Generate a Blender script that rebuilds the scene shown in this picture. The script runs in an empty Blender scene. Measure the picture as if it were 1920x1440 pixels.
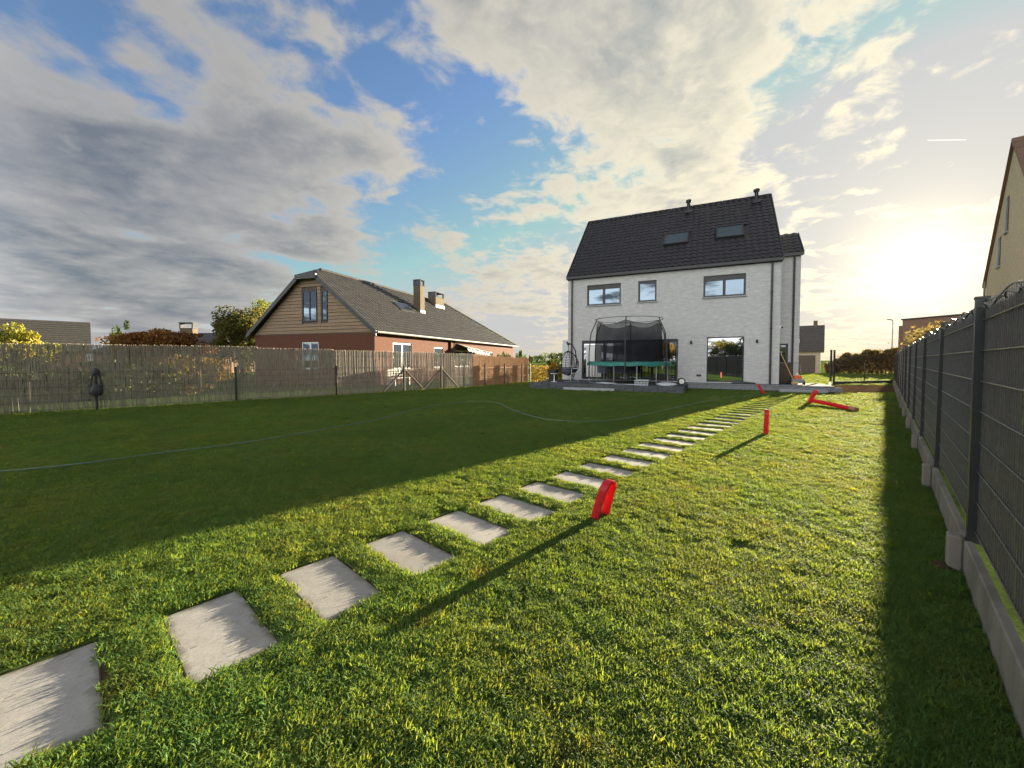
import bpy, bmesh, math, random
import numpy as np
from mathutils import Vector, Matrix, Euler
random.seed(7); RNG = np.random.default_rng(7)
R = math.radians
scn = bpy.context.scene
col = scn.collection

# ---------------------------------------------------------------- camera
F, TH, H = 750.0, R(2.0), 1.45           # focal length in photo pixels, pitch, eye height
cam = bpy.data.cameras.new('camera'); cam.sensor_width = 36; cam.lens = F/1920*36
cam.shift_y = -19/1920; cam.clip_start = .05; cam.clip_end = 2000
co = bpy.data.objects.new('camera', cam); col.objects.link(co)
co.location = (0, 0, H); co.rotation_euler = (R(90)-TH, 0, 0)
scn.camera = co
scn.render.resolution_x, scn.render.resolution_y = 1024, 768
scn.view_settings.view_transform = 'Standard'; scn.view_settings.look = 'None'
scn.view_settings.exposure = 3.8; scn.view_settings.gamma = 1
scn.cycles.max_bounces = 6; scn.cycles.diffuse_bounces = 3; scn.cycles.glossy_bounces = 3; scn.cycles.transmission_bounces = 4; scn.cycles.transparent_max_bounces = 8

# ---------------------------------------------------------------- sun and sky
SUN_AZ, SUN_EL = R(45.3), R(9.0)         # azimuth from +Y towards +X
SUN = Vector((math.sin(SUN_AZ)*math.cos(SUN_EL), math.cos(SUN_AZ)*math.cos(SUN_EL), math.sin(SUN_EL)))
sl = bpy.data.lights.new('sun', 'SUN'); sl.energy = 2.1; sl.angle = R(.55); sl.color = (1, .86, .62)
so = bpy.data.objects.new('sun', sl); col.objects.link(so)
so.rotation_euler = SUN.to_track_quat('Z', 'Y').to_euler(); so.location = SUN*60

class NT:
    """small helper to wire nodes"""
    def __init__(s, tree): s.t = tree; tree.nodes.clear()
    def n(s, typ, **kw):
        nd = s.t.nodes.new(typ)
        for k, v in kw.items():
            if k == 'i':
                for kk, vv in v.items():
                    if isinstance(vv, bpy.types.NodeSocket): s.t.links.new(vv, nd.inputs[kk])
                    else: nd.inputs[kk].default_value = vv
            else: setattr(nd, k, v)
        return nd
    def m(s, op, a, b=0.0, c=0.0, clamp=False):
        nd = s.n('ShaderNodeMath', operation=op, use_clamp=clamp)
        for k, v in enumerate((a, b, c)):
            if isinstance(v, bpy.types.NodeSocket): s.t.links.new(v, nd.inputs[k])
            else: nd.inputs[k].default_value = v
        return nd.outputs[0]
    def v(s, op, a, b=(0, 0, 0), out=0):
        nd = s.n('ShaderNodeVectorMath', operation=op)
        for k, v in enumerate((a, b)):
            if isinstance(v, bpy.types.NodeSocket): s.t.links.new(v, nd.inputs[k])
            else: nd.inputs[k].default_value = v
        return nd.outputs[out]
    def mix(s, fac, a, b, blend='MIX'):
        nd = s.n('ShaderNodeMix', data_type='RGBA', blend_type=blend)
        for k, v in ((0, fac), (6, a), (7, b)):
            if isinstance(v, bpy.types.NodeSocket): s.t.links.new(v, nd.inputs[k])
            else: nd.inputs[k].default_value = v if k == 0 else (tuple(v)+(1,))[:4]
        return nd.outputs[2]
    def step(s, x, lo, hi):
        nd = s.n('ShaderNodeMapRange', interpolation_type='SMOOTHSTEP', clamp=True)
        s.t.links.new(x, nd.inputs[0]); nd.inputs[1].default_value = lo; nd.inputs[2].default_value = hi
        return nd.outputs[0]
    def noise(s, vec, scale, detail=2, rough=.5, dist=0.0):
        nd = s.n('ShaderNodeTexNoise', i={'Scale': scale, 'Detail': detail, 'Roughness': rough, 'Distortion': dist})
        if vec is not None: s.t.links.new(vec, nd.inputs['Vector'])
        return nd.outputs[0]

def ray(px, py):
    xc = (px-960)/F; yc = -(py-701)/F
    return Vector((xc, yc*math.sin(TH)+math.cos(TH), yc*math.cos(TH)-math.sin(TH)))

wd = bpy.data.worlds.new('World'); scn.world = wd; wd.use_nodes = True
wd.cycles.sampling_method = 'MANUAL'; wd.cycles.sample_map_resolution = 512
W = NT(wd.node_tree)
sky = W.n('ShaderNodeTexSky', sky_type='NISHITA', sun_disc=False, sun_elevation=SUN_EL, sun_rotation=SUN_AZ,
          altitude=60, air_density=1.0, dust_density=.5, ozone_density=1.6)
dirv = W.v('NORMALIZE', W.n('ShaderNodeTexCoord').outputs['Generated'])
sep = W.n('ShaderNodeSeparateXYZ', i={0: dirv})
dx, dy, dz = sep.outputs
zz = W.m('ADD', W.m('MAXIMUM', dz, 0.0), 0.16)
pv = W.n('ShaderNodeCombineXYZ', i={0: W.m('DIVIDE', dx, zz), 1: W.m('DIVIDE', dy, zz), 2: 0.37}).outputs[0]
rawc = W.v('DOT_PRODUCT', dirv, tuple(SUN), out=1)
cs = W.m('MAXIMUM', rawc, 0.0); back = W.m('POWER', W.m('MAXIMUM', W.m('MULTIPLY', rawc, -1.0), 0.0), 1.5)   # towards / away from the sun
def dirbump(px, py, k):      # soft lobe round a direction
    d = ray(px, py).normalized()
    return W.m('POWER', W.m('MAXIMUM', W.v('DOT_PRODUCT', dirv, tuple(d), out=1), 0.0), k)
def cloudfield(vec):
    w = W.m('ADD', W.m('MULTIPLY', W.m('POWER', cs, 1.3), .40), .17)          # finer broken cloud towards the sun, softer banks away from it
    fine = W.noise(W.v('ADD', vec, (5.3, 1.7, 2.2)), 6.8, 5, .58, .35); soft = W.noise(vec, 1.85, 6, .52, .15)
    return W.m('ADD', soft, W.m('MULTIPLY', W.m('SUBTRACT', fine, soft), w))
big = W.noise(W.v('ADD', pv, (3.1, 7.7, 0)), .62, 3, .5)
f0 = cloudfield(pv)
f1 = cloudfield(W.v('ADD', pv, (SUN.x*.10, SUN.y*.10, 0)))
cov = W.m('ADD', f0, W.m('MULTIPLY', W.m('SUBTRACT', big, .5), .55))
cov = W.m('ADD', cov, W.m('MULTIPLY', dirbump(250, 380, 5), .11))
cov = W.m('SUBTRACT', cov, W.m('MULTIPLY', dirbump(735, 110, 70), .15))
cov = W.m('SUBTRACT', cov, W.m('MULTIPLY', dirbump(860, 215, 160), .07))
cov = W.m('ADD', cov, W.m('MULTIPLY', dirbump(1250, 130, 14), .025))
cov = W.m('SUBTRACT', cov, W.m('MULTIPLY', dirbump(1700, 340, 40), .10))
dens = W.step(cov, .455, .555)
thick = W.step(cov, .50, .68)
selfsh = W.m('ADD', W.m('MULTIPLY', W.m('SUBTRACT', f0, f1), 4.5), .42, clamp=True)   # sunward edge of each cloud
nearsun = W.m('POWER', cs, 2.0)
lit = W.mix(back, W.mix(nearsun, (.48, .465, .45), (1.2, 1.08, .79)), (6.4, 6.2, 5.9))     # clouds brighter round the sun; unseen ones opposite boosted as added fill light
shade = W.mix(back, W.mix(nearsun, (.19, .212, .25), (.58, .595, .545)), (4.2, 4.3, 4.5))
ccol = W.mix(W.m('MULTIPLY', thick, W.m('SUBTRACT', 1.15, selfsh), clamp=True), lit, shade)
base = W.v('MINIMUM', W.mix(1.0, sky.outputs[0], (.205, .225, .268), 'MULTIPLY'), (.61, .63, .645))
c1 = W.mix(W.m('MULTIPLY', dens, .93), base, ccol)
# pale bank of haze along the horizon
hz = W.m('POWER', W.m('SUBTRACT', 1.0, W.m('MAXIMUM', dz, 0.0)), 16.0)
c2 = W.mix(W.m('MULTIPLY', hz, .55), c1, W.mix(nearsun, (.41, .44, .465), (1.0, .78, .46)))
# aureole of the low sun
au = W.m('ADD', W.m('MULTIPLY', W.m('POWER', cs, 26), .27), W.m('ADD', W.m('MULTIPLY', W.m('POWER', cs, 110), .22), W.m('MULTIPLY', W.m('POWER', cs, 420), .95)))
c3 = W.mix(1.0, c2, W.mix(1.0, (1, .79, .42), W.n('ShaderNodeCombineXYZ', i={0: au, 1: au, 2: au}).outputs[0], 'MULTIPLY'), 'ADD')
# short contrail
A, B = ray(1739, 263).normalized(), ray(1812, 262).normalized()
N_ = A.cross(B).normalized(); M_ = (A+B).normalized()
ct = W.m('MULTIPLY', W.m('LESS_THAN', W.m('ABSOLUTE', W.v('DOT_PRODUCT', dirv, tuple(N_), out=1)), .0007),
         W.m('GREATER_THAN', W.v('DOT_PRODUCT', dirv, tuple(M_), out=1), A.dot(M_)))
c4 = W.mix(W.m('MULTIPLY', ct, .12), c3, (4, 4, 3.8))
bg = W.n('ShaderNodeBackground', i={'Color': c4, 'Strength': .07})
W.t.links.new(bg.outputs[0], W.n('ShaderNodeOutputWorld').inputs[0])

# ---------------------------------------------------------------- helpers
def at(px, py, z=0.0):
    d = ray(px, py); t = (z-H)/d.z
    return Vector((d.x*t, d.y*t, z))

MATS = {}
def mat(name, c1, c2=None, scale=8.0, rough=.7, bump=0.0, bscale=None, metal=0.0, spec=.5, stretch=(1, 1, 1), detail=5, coat=0.0, world=False, vary=0.0):
    if name in MATS: return MATS[name]
    m = bpy.data.materials.new(name); m.use_nodes = True; T = NT(m.node_tree)
    if world: vec = T.n('ShaderNodeNewGeometry').outputs['Position']
    else: vec = T.n('ShaderNodeTexCoord').outputs['Object']
    vec = T.v('MULTIPLY', vec, stretch)
    fac = T.step(T.noise(vec, scale, detail, .6), .3, .7)
    c = T.mix(fac, c1, c2 if c2 else tuple(x*.8 for x in c1))
    if vary: c = T.mix(T.m('MULTIPLY', T.n('ShaderNodeObjectInfo').outputs['Random'], vary), c, tuple(x*.45 for x in c1))   # each piece weathered differently
    b = T.n('ShaderNodeBsdfPrincipled', i={'Base Color': c, 'Roughness': rough, 'Metallic': metal, 'Specular IOR Level': spec, 'Coat Weight': coat})
    if bump:
        bn = T.n('ShaderNodeBump', i={'Strength': min(1, bump), 'Distance': .01, 'Height': T.noise(vec, bscale or scale*4, 6, .65)})
        T.t.links.new(bn.outputs[0], b.inputs['Normal'])
    T.t.links.new(b.outputs[0], T.n('ShaderNodeOutputMaterial').inputs[0])
    MATS[name] = m; return m

def brickmat(name, c1, c2, mortar, bw, bh, ms=.008, rough=.85, bump=.5, stain=None):
    m = bpy.data.materials.new(name); m.use_nodes = True; T = NT(m.node_tree)
    o = T.n('ShaderNodeTexCoord').outputs['Object']; s = T.n('ShaderNodeSeparateXYZ', i={0: o})
    wob = T.m('MULTIPLY', T.m('SUBTRACT', T.noise(o, 6, 3), .5), .02)
    vec = T.n('ShaderNodeCombineXYZ', i={0: T.m('ADD', s.outputs[0], s.outputs[1]), 1: T.m('ADD', s.outputs[2], wob)}).outputs[0]
    b = T.n('ShaderNodeTexBrick', i={'Vector': vec, 'Color1': c1+(1,), 'Color2': c2+(1,), 'Mortar': mortar+(1,), 'Scale': 1.0,
            'Mortar Size': ms, 'Mortar Smooth': .3, 'Bias': -.1, 'Brick Width': bw, 'Row Height': bh})
    c = T.mix(T.step(T.noise(T.v('MULTIPLY', o, (1, 1, 3.2)), 3.5, 8, .7), .35, .72), b.outputs[0], stain or tuple(x*.7 for x in c1))
    c = T.mix(T.m('MULTIPLY', T.step(T.noise(T.v('MULTIPLY', o, (2.2, 2.2, 9)), 3.0, 4, .6), .52, .66), .6), c, mortar)
    h = T.m('ADD', T.m('MULTIPLY', b.outputs[1], -1.0), T.noise(o, 40, 4))
    bn = T.n('ShaderNodeBump', i={'Strength': bump, 'Distance': .012, 'Height': h})
    p = T.n('ShaderNodeBsdfPrincipled', i={'Base Color': c, 'Roughness': rough, 'Normal': bn.outputs[0], 'Specular IOR Level': .2})
    T.t.links.new(p.outputs[0], T.n('ShaderNodeOutputMaterial').inputs[0]); return m

def glassmat(name, tint, refl, gc=(.9, .95, 1)):
    """window glass over a dark room: mirror share plus a dark body"""
    m = bpy.data.materials.new(name); m.use_nodes = True; T = NT(m.node_tree)
    o = T.n('ShaderNodeTexCoord').outputs['Object']
    bn = T.n('ShaderNodeBump', i={'Strength': .02, 'Distance': .01, 'Height': T.noise(o, 1.3, 1)})
    d = T.n('ShaderNodeBsdfDiffuse', i={'Color': tint+(1,)})
    g = T.n('ShaderNodeBsdfGlossy', i={'Color': gc+(1,), 'Roughness': .01, 'Normal': bn.outputs[0]})
    mx = T.n('ShaderNodeMixShader', i={0: refl, 1: d.outputs[0], 2: g.outputs[0]})
    T.t.links.new(mx.outputs[0], T.n('ShaderNodeOutputMaterial').inputs[0]); return m

def leafmat(name, cols, trans=.45, rough=.55, attr=True):
    m = bpy.data.materials.new(name); m.use_nodes = True; T = NT(m.node_tree)
    a = T.n('ShaderNodeVertexColor', layer_name='Col').outputs[0]
    r = T.n('ShaderNodeSeparateColor', i={0: a}).outputs[0]
    c = T.mix(T.step(r, 0.0, .5), cols[0], cols[1]); c = T.mix(T.step(r, .5, 1.0), c, cols[2])
    p = T.n('ShaderNodeBsdfPrincipled', i={'Base Color': c, 'Roughness': rough, 'Specular IOR Level': .3})
    t = T.n('ShaderNodeBsdfTranslucent', i={'Color': T.mix(1.0, c, (1.5, 1.6, .9), 'MULTIPLY')})
    mx = T.n('ShaderNodeMixShader', i={0: trans, 1: p.outputs[0], 2: t.outputs[0]})
    T.t.links.new(mx.outputs[0], T.n('ShaderNodeOutputMaterial').inputs[0]); return m

def tag(o, label=None, cat=None, group=None, kind=None):
    for k, v in (('label', label), ('category', cat), ('group', group), ('kind', kind)):
        if v: o[k] = v
    return o

def thing(name, label, cat, loc=(0, 0, 0), rz=0.0, group=None):
    o = bpy.data.objects.new(name, None); col.objects.link(o); o.empty_display_size = .2
    o.location = loc; o.rotation_euler = (0, 0, rz)
    return tag(o, label, cat, group)

class MB:
    def __init__(s): s.v = []; s.f = []
    def add(s, vs, fs):
        b = len(s.v); s.v += [tuple(v) for v in vs]; s.f += [tuple(b+i for i in f) for f in fs]; return s
    def box(s, x0, x1, y0, y1, z0, z1):
        return s.add([(x0, y0, z0), (x1, y0, z0), (x1, y1, z0), (x0, y1, z0), (x0, y0, z1), (x1, y0, z1), (x1, y1, z1), (x0, y1, z1)],
                     [(0, 3, 2, 1), (4, 5, 6, 7), (0, 1, 5, 4), (1, 2, 6, 5), (2, 3, 7, 6), (3, 0, 4, 7)])
    def bbox(s, x0, x1, y0, y1, z0, z1, b=.01):
        """box with chamfered vertical and top edges"""
        lo = [(x0+b, y0), (x1-b, y0), (x1, y0+b), (x1, y1-b), (x1-b, y1), (x0+b, y1), (x0, y1-b), (x0, y0+b)]
        cx, cy = (x0+x1)/2, (y0+y1)/2
        def ins(p): return (p[0]-b*math.copysign(1, p[0]-cx), p[1]-b*math.copysign(1, p[1]-cy))
        vs = [(x, y, z0) for x, y in lo]+[(x, y, z1-b) for x, y in lo]+[ins(p)+(z1,) for p in lo]
        fs = [tuple(range(7, -1, -1)), tuple(range(16, 24))]
        for k in range(8):
            j = (k+1) % 8; fs += [(k, j, 8+j, 8+k), (8+k, 8+j, 16+j, 16+k)]
        return s.add(vs, fs)
    def quad(s, a, b, c, d): return s.add([a, b, c, d], [(0, 1, 2, 3)])
    def poly(s, pts): return s.add(pts, [tuple(range(len(pts)))])
    def prism(s, pts, d):
        n = len(pts); d = Vector(d); p2 = [tuple(Vector(p)+d) for p in pts]
        return s.add(list(pts)+p2, [tuple(range(n-1, -1, -1)), tuple(range(n, 2*n))]+[(k, (k+1) % n, n+(k+1) % n, n+k) for k in range(n)])
    def tube(s, path, r, n=8, cap=True, closed=False):
        P = [Vector(p) for p in path]; rr = r if hasattr(r, '__len__') else [r]*len(P)
        vs = []; m = len(P); up = Vector((0, 0, 1)); prev = None
        for k, p in enumerate(P):
            if closed: t = P[(k+1) % m]-P[k-1]
            else: t = P[min(k+1, m-1)]-P[max(k-1, 0)]
            t.normalize()
            if prev is None: a = t.cross(up if abs(t.z) < .95 else Vector((1, 0, 0))).normalized()
            else: a = (prev-t*prev.dot(t)).normalized()
            prev = a; b = t.cross(a)
            for j in range(n):
                w = 2*math.pi*j/n; vs.append(p+a*math.cos(w)*rr[k]+b*math.sin(w)*rr[k])
        fs = []
        for k in range(m if closed else m-1):
            k2 = (k+1) % m
            for j in range(n):
                j2 = (j+1) % n; fs.append((k*n+j, k*n+j2, k2*n+j2, k2*n+j))
        if cap and not closed: fs += [tuple(range(n-1, -1, -1)), tuple(range((m-1)*n, m*n))]
        return s.add(vs, fs)
    def lathe(s, prof, n=20, c=(0, 0, 0)):
        vs = []; m = len(prof)
        for r, z in prof:
            for j in range(n):
                w = 2*math.pi*j/n; vs.append((c[0]+r*math.cos(w), c[1]+r*math.sin(w), c[2]+z))
        fs = [(k*n+j, k*n+(j+1) % n, (k+1)*n+(j+1) % n, (k+1)*n+j) for k in range(m-1) for j in range(n)]
        if prof[0][0] > 1e-4: fs.append(tuple(range(n-1, -1, -1)))
        if prof[-1][0] > 1e-4: fs.append(tuple(range((m-1)*n, m*n)))
        return s.add(vs, fs)
    def mesh(s, name, m, smooth=False):
        me = bpy.data.meshes.new(name); me.from_pydata(s.v, [], s.f)
        if m: me.materials.append(m)
        if smooth:
            me.polygons.foreach_set('use_smooth', [True]*len(me.polygons))
            try: me.set_sharp_from_angle(angle=R(40))
            except Exception: pass
        me.update(); return me
    def build(s, name, m, parent=None, smooth=False):
        o = bpy.data.objects.new(name, s.mesh(name, m, smooth)); col.objects.link(o); o.parent = parent; return o

def inst(me, name, parent, M=None, loc=None, rot=None):
    o = bpy.data.objects.new(name, me); col.objects.link(o); o.parent = parent
    if M is not None: o.matrix_local = M
    if loc is not None: o.location = loc
    if rot is not None: o.rotation_euler = rot
    return o

def copy_tree(o, parent=None):
    c = o.copy(); col.objects.link(c); c.parent = parent
    for ch in list(o.children): copy_tree(ch, c)
    return c

def wall_holes(mb, x0, x1, z0, z1, holes, depth, flip=False, axis='x'):
    """outer face with openings and their reveals; holes = (xa, xb, za, zb)"""
    xs = sorted({x0, x1, *[h[0] for h in holes], *[h[1] for h in holes]}); zs = sorted({z0, z1, *[h[2] for h in holes], *[h[3] for h in holes]})
    P = (lambda x, y, z: (x, y, z)) if axis == 'x' else (lambda x, y, z: (-y, x, z))
    for a, b in zip(xs, xs[1:]):
        for c, d in zip(zs, zs[1:]):
            mx, mz = (a+b)/2, (c+d)/2
            if any(h[0] < mx < h[1] and h[2] < mz < h[3] for h in holes): continue
            mb.quad(P(a, 0, c), P(b, 0, c), P(b, 0, d), P(a, 0, d))
    for a, b, c, d in holes:
        mb.quad(P(a, 0, c), P(a, depth, c), P(a, depth, d), P(a, 0, d)); mb.quad(P(b, 0, c), P(b, 0, d), P(b, depth, d), P(b, depth, c))
        mb.quad(P(a, 0, d), P(a, depth, d), P(b, depth, d), P(b, 0, d)); mb.quad(P(a, 0, c), P(b, 0, c), P(b, depth, c), P(a, depth, c))

def colattr(me, vals_per_face, k):
    ca = me.color_attributes.new('Col', 'FLOAT_COLOR', 'CORNER')
    v = np.repeat(np.asarray(vals_per_face, np.float32), k); ca.data.foreach_set('color', np.stack([v, v, v, np.ones_like(v)], 1).ravel())

def leaves(name, cen, size, m, parent=None, val=None, flat=.0):
    """one leaf-shaped folded quad at each centre"""
    n = len(cen); cen = np.asarray(cen)
    nrm = RNG.normal(size=(n, 3)); nrm[:, 2] += flat; nrm /= np.linalg.norm(nrm, axis=1)[:, None]
    t = np.cross(nrm, RNG.normal(size=(n, 3))); t /= np.linalg.norm(t, axis=1)[:, None]; b = np.cross(nrm, t)
    s = size*RNG.uniform(.55, 1.3, (n, 1))
    v = np.stack([cen-t*s, cen-b*s*.55+nrm*s*.15, cen+t*s, cen+b*s*.55+nrm*s*.15], 1).reshape(-1, 3)
    me = bpy.data.meshes.new(name); me.vertices.add(4*n); me.vertices.foreach_set('co', v.ravel().astype(np.float32))
    me.loops.add(4*n); me.loops.foreach_set('vertex_index', np.arange(4*n, dtype=np.int32))
    me.polygons.add(n); me.polygons.foreach_set('loop_start', np.arange(0, 4*n, 4, dtype=np.int32))
    me.materials.append(m); me.update(calc_edges=True); me.validate()
    colattr(me, RNG.uniform(0, 1, n) if val is None else val, 4)
    o = bpy.data.objects.new(name, me); col.objects.link(o); o.parent = parent; return o

def crown_points(rx, ry, rz, n, nclump, cz, clump=.28, hollow=.35):
    """leaf centres in uneven clumps spread through a crown volume"""
    c = RNG.normal(size=(nclump, 3)); c /= np.linalg.norm(c, axis=1)[:, None]
    c *= RNG.uniform(hollow, 1.0, (nclump, 1))**.6
    rad = RNG.uniform(.5, 1.25, nclump)*clump
    k = RNG.integers(0, nclump, n)
    d = RNG.normal(size=(n, 3)); d /= np.linalg.norm(d, axis=1)[:, None]; d *= RNG.uniform(.25, 1, (n, 1))**.5
    p = c[k]+d*rad[k][:, None]
    return p*np.array([rx, ry, rz])+np.array([0, 0, cz]), c*np.array([rx, ry, rz])+np.array([0, 0, cz]), k

bark = mat('bark', (.09, .07, .05), (.05, .04, .03), 12, .9, .6)
def tree(name, label, loc, h, rx, lm, n=9000, leaf=.09, nclump=60, trunk=.18, base=.25, rz=None, cat='tree', group=None, bias=None, ry=None, flat=0):
    t = thing(name, label, cat, loc, 0, group)
    rz = rz or h*(1-base)/2; cz = h-rz
    pts, cl, k = crown_points(rx, ry or rx, rz, n, nclump, cz)
    pts[:, 2] = np.maximum(pts[:, 2], .05)
    val = np.clip(RNG.uniform(0, 1, nclump)[k]*.6+RNG.uniform(0, 1, n)*.4, 0, 1)
    if bias: val = np.clip(val+bias(pts), 0, 1)
    leaves('crown', pts, leaf, lm, t, val, flat)
    mb = MB(); mb.tube([(0, 0, 0), (.03*h*.2, 0, h*.3), (0, .02*h, h*.6), (0, 0, h*.85)], [trunk, trunk*.8, trunk*.5, trunk*.12], 8)
    for q in range(0, nclump, 3):
        e = cl[q]; s = Vector((0, 0, h*random.uniform(.2, .6)))
        mid = (s+Vector(e))*.5+Vector((0, 0, .06*h)); mb.tube([s, mid, e], [trunk*.32, trunk*.2, trunk*.05], 5)
    mb.build('trunk', bark, t, True); return t

# ---------------------------------------------------------------- materials
M = dict(
 white_brick=brickmat('white_brick', (.66, .64, .61), (.53, .515, .50), (.60, .585, .555), .24, .058, .006, .85, .9, (.46, .47, .48)),
 red_brick=brickmat('red_brick', (.13, .048, .029), (.092, .036, .024), (.10, .066, .048), .21, .065, .008, .9, .5, (.125, .048, .03)),
 buff_brick=brickmat('buff_brick', (.15, .115, .07), (.115, .09, .055), (.14, .115, .085), .21, .065, .009, .9, .5),
 brown_brick=brickmat('brown_brick', (.26, .15, .11), (.2, .12, .09), (.26, .2, .16), .21, .065, .009, .9, .4),
 cream=brickmat('cream_brick', (.50, .43, .30), (.44, .38, .27), (.46, .41, .32), .22, .07, .008, .9, .3),
 tile=mat('roof_tile', (.012, .012, .016), (.028, .026, .030), 4, .45, .25, 30, spec=.32),
 tile_brown=mat('roof_tile_brown', (.042, .038, .036), (.022, .021, .020), 2.2, .5, .3, 30),
 slate=mat('slate', (.05, .046, .04), (.075, .07, .06), 5, .7, .4, 20, stretch=(1, 1, 3)),
 roof_red=mat('roof_tile_red', (.16, .09, .05), (.11, .065, .045), 3, .7, .4),
 alu=mat('anthracite_metal', (.022, .022, .026), (.03, .03, .034), 4, .45, .0),
 zinc=mat('zinc', (.20, .19, .175), (.14, .135, .125), 6, .6, .1, metal=.3),
 glass=glassmat('window_glass', (.02, .024, .03), .17, (.60, .80, 1)),
 glass_dark=glassmat('door_glass', (.012, .013, .014), .33),
 stone=mat('blue_stone', (.36, .37, .38), (.27, .28, .29), 12, .8, .3),
 concrete=mat('concrete', (.23, .21, .18), (.13, .12, .095), 3.0, .9, .5, 30, stretch=(1, 1, .45)),
 concrete_dark=mat('dark_concrete', (.11, .115, .12), (.07, .075, .08), 5, 1.0, .2, spec=.05),
 block=mat('concrete_block', (.25, .26, .27), (.18, .19, .2), 7, 1.0, .3, spec=.05),
 white_pvc=mat('white_pvc', (.74, .73, .70), (.66, .65, .62), 5, .4),
 white_render=mat('white_render', (.62, .63, .63), (.55, .56, .56), 5, .8, .2),
 cladding=mat('larch_boards', (.37, .245, .145), (.21, .16, .115), 2.4, .8, .4, 14, stretch=(.35, 1, 9), vary=.5),
 fencewood=mat('weathered_wood', (.075, .06, .047), (.12, .10, .08), 6, .9, .5, 30, stretch=(4, 4, .6)),
 reed=mat('reed', (.52, .46, .37), (.30, .26, .20), 9, .85, 0, world=True, stretch=(6, 6, .5)),
 hurdle=mat('willow_hurdle', (.62, .38, .20), (.40, .23, .12), 12, .85, 0, world=True, stretch=(6, 6, .6)),
 red=mat('red_plastic', (.62, .018, .03), (.50, .012, .022), 14, .42, .15, 60),
 black=mat('black_plastic', (.018, .018, .02), (.03, .03, .033), 8, .5),
 steel=mat('galvanised_steel', (.40, .41, .42), (.32, .33, .34), 20, .38, 0, metal=.8),
 green_pad=mat('green_pad', (.018, .19, .16), (.014, .15, .125), 5, .5, .2),
 rubber=mat('rubber', (.02, .02, .02), (.03, .03, .03), 9, .8),
 chair_cloth=mat('chair_mesh', (.26, .30, .40), (.21, .25, .34), 30, .8, .2),
 grey_cloth=mat('grey_cloth', (.12, .13, .14), (.09, .1, .11), 14, .9, .3),
 sack=mat('plastic_sack', (.50, .53, .55), (.33, .36, .38), 7, .35, .4),
 yellow_wood=mat('broom_handle', (.60, .42, .10), (.5, .35, .09), 9, .5),
 wheel_grey=mat('grey_plastic', (.22, .23, .26), (.17, .18, .2), 9, .45),
 orange=mat('orange_plastic', (.62, .13, .03), (.5, .1, .03), 9, .4),
 terracotta=mat('terracotta', (.42, .2, .11), (.34, .16, .09), 9, .8, .2),
 soil=mat('soil', (.055, .036, .022), (.095, .064, .042), 5, 1.0, .5, 40, spec=.0),
 hose=mat('hose_pvc', (.115, .18, .13), (.09, .145, .105), 20, .4),
 awning=mat('striped_cloth', (.5, .5, .5), (.03, .03, .035), 3.5, .8, .2),
)
def redmat():
    m = bpy.data.materials.new('red_plastic'); m.use_nodes = True; T = NT(m.node_tree)
    o = T.n('ShaderNodeTexCoord').outputs['Object']; c = T.mix(T.step(T.noise(o, 14, 5), .3, .7), (.66, .018, .03), (.5, .012, .022))
    p = T.n('ShaderNodeBsdfPrincipled', i={'Base Color': c, 'Roughness': .4}); t = T.n('ShaderNodeBsdfTranslucent', i={'Color': c})
    mx = T.n('ShaderNodeMixShader', i={0: .35, 1: p.outputs[0], 2: t.outputs[0]}); T.t.links.new(mx.outputs[0], T.n('ShaderNodeOutputMaterial').inputs[0]); return m
M['red'] = redmat()
# ribbed net: dark open weave
def netmat(name, c, op):
    m = bpy.data.materials.new(name); m.use_nodes = True; T = NT(m.node_tree)
    d = T.n('ShaderNodeBsdfDiffuse', i={'Color': c+(1,)}); tr = T.n('ShaderNodeBsdfTransparent')
    o = T.n('ShaderNodeTexCoord').outputs['Object']
    f = T.m('ADD', op, T.m('MULTIPLY', T.m('SUBTRACT', T.noise(o, 2.2, 3), .5), .25))
    mx = T.n('ShaderNodeMixShader', i={0: f, 1: tr.outputs[0], 2: d.outputs[0]})
    T.t.links.new(mx.outputs[0], T.n('ShaderNodeOutputMaterial').inputs[0]); return m
M['net'] = netmat('safety_net', (.02, .02, .025), .62)

# ---------------------------------------------------------------- ground
def groundmat():
    m = bpy.data.materials.new('lawn_soil'); m.use_nodes = True; T = NT(m.node_tree)
    p = T.n('ShaderNodeNewGeometry').outputs['Position']
    c = T.mix(T.step(T.noise(p, 1.1, 6, .65), .35, .65), (.068, .112, .030), (.098, .140, .040))
    c = T.mix(T.m('MULTIPLY', T.step(T.noise(p, 9, 4, .6), .5, .75), .7), c, (.035, .028, .014))
    bn = T.n('ShaderNodeBump', i={'Strength': 1.0, 'Distance': .05, 'Height': T.noise(p, 26, 6, .7)})
    b = T.n('ShaderNodeBsdfPrincipled', i={'Base Color': c, 'Roughness': .95, 'Specular IOR Level': .0, 'Normal': bn.outputs[0]})
    T.t.links.new(b.outputs[0], T.n('ShaderNodeOutputMaterial').inputs[0]); return m
g = MB().quad((-700, -700, 0), (700, -700, 0), (700, 1100, 0), (-700, 1100, 0)).build('ground', groundmat()); tag(g, kind='structure')

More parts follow.
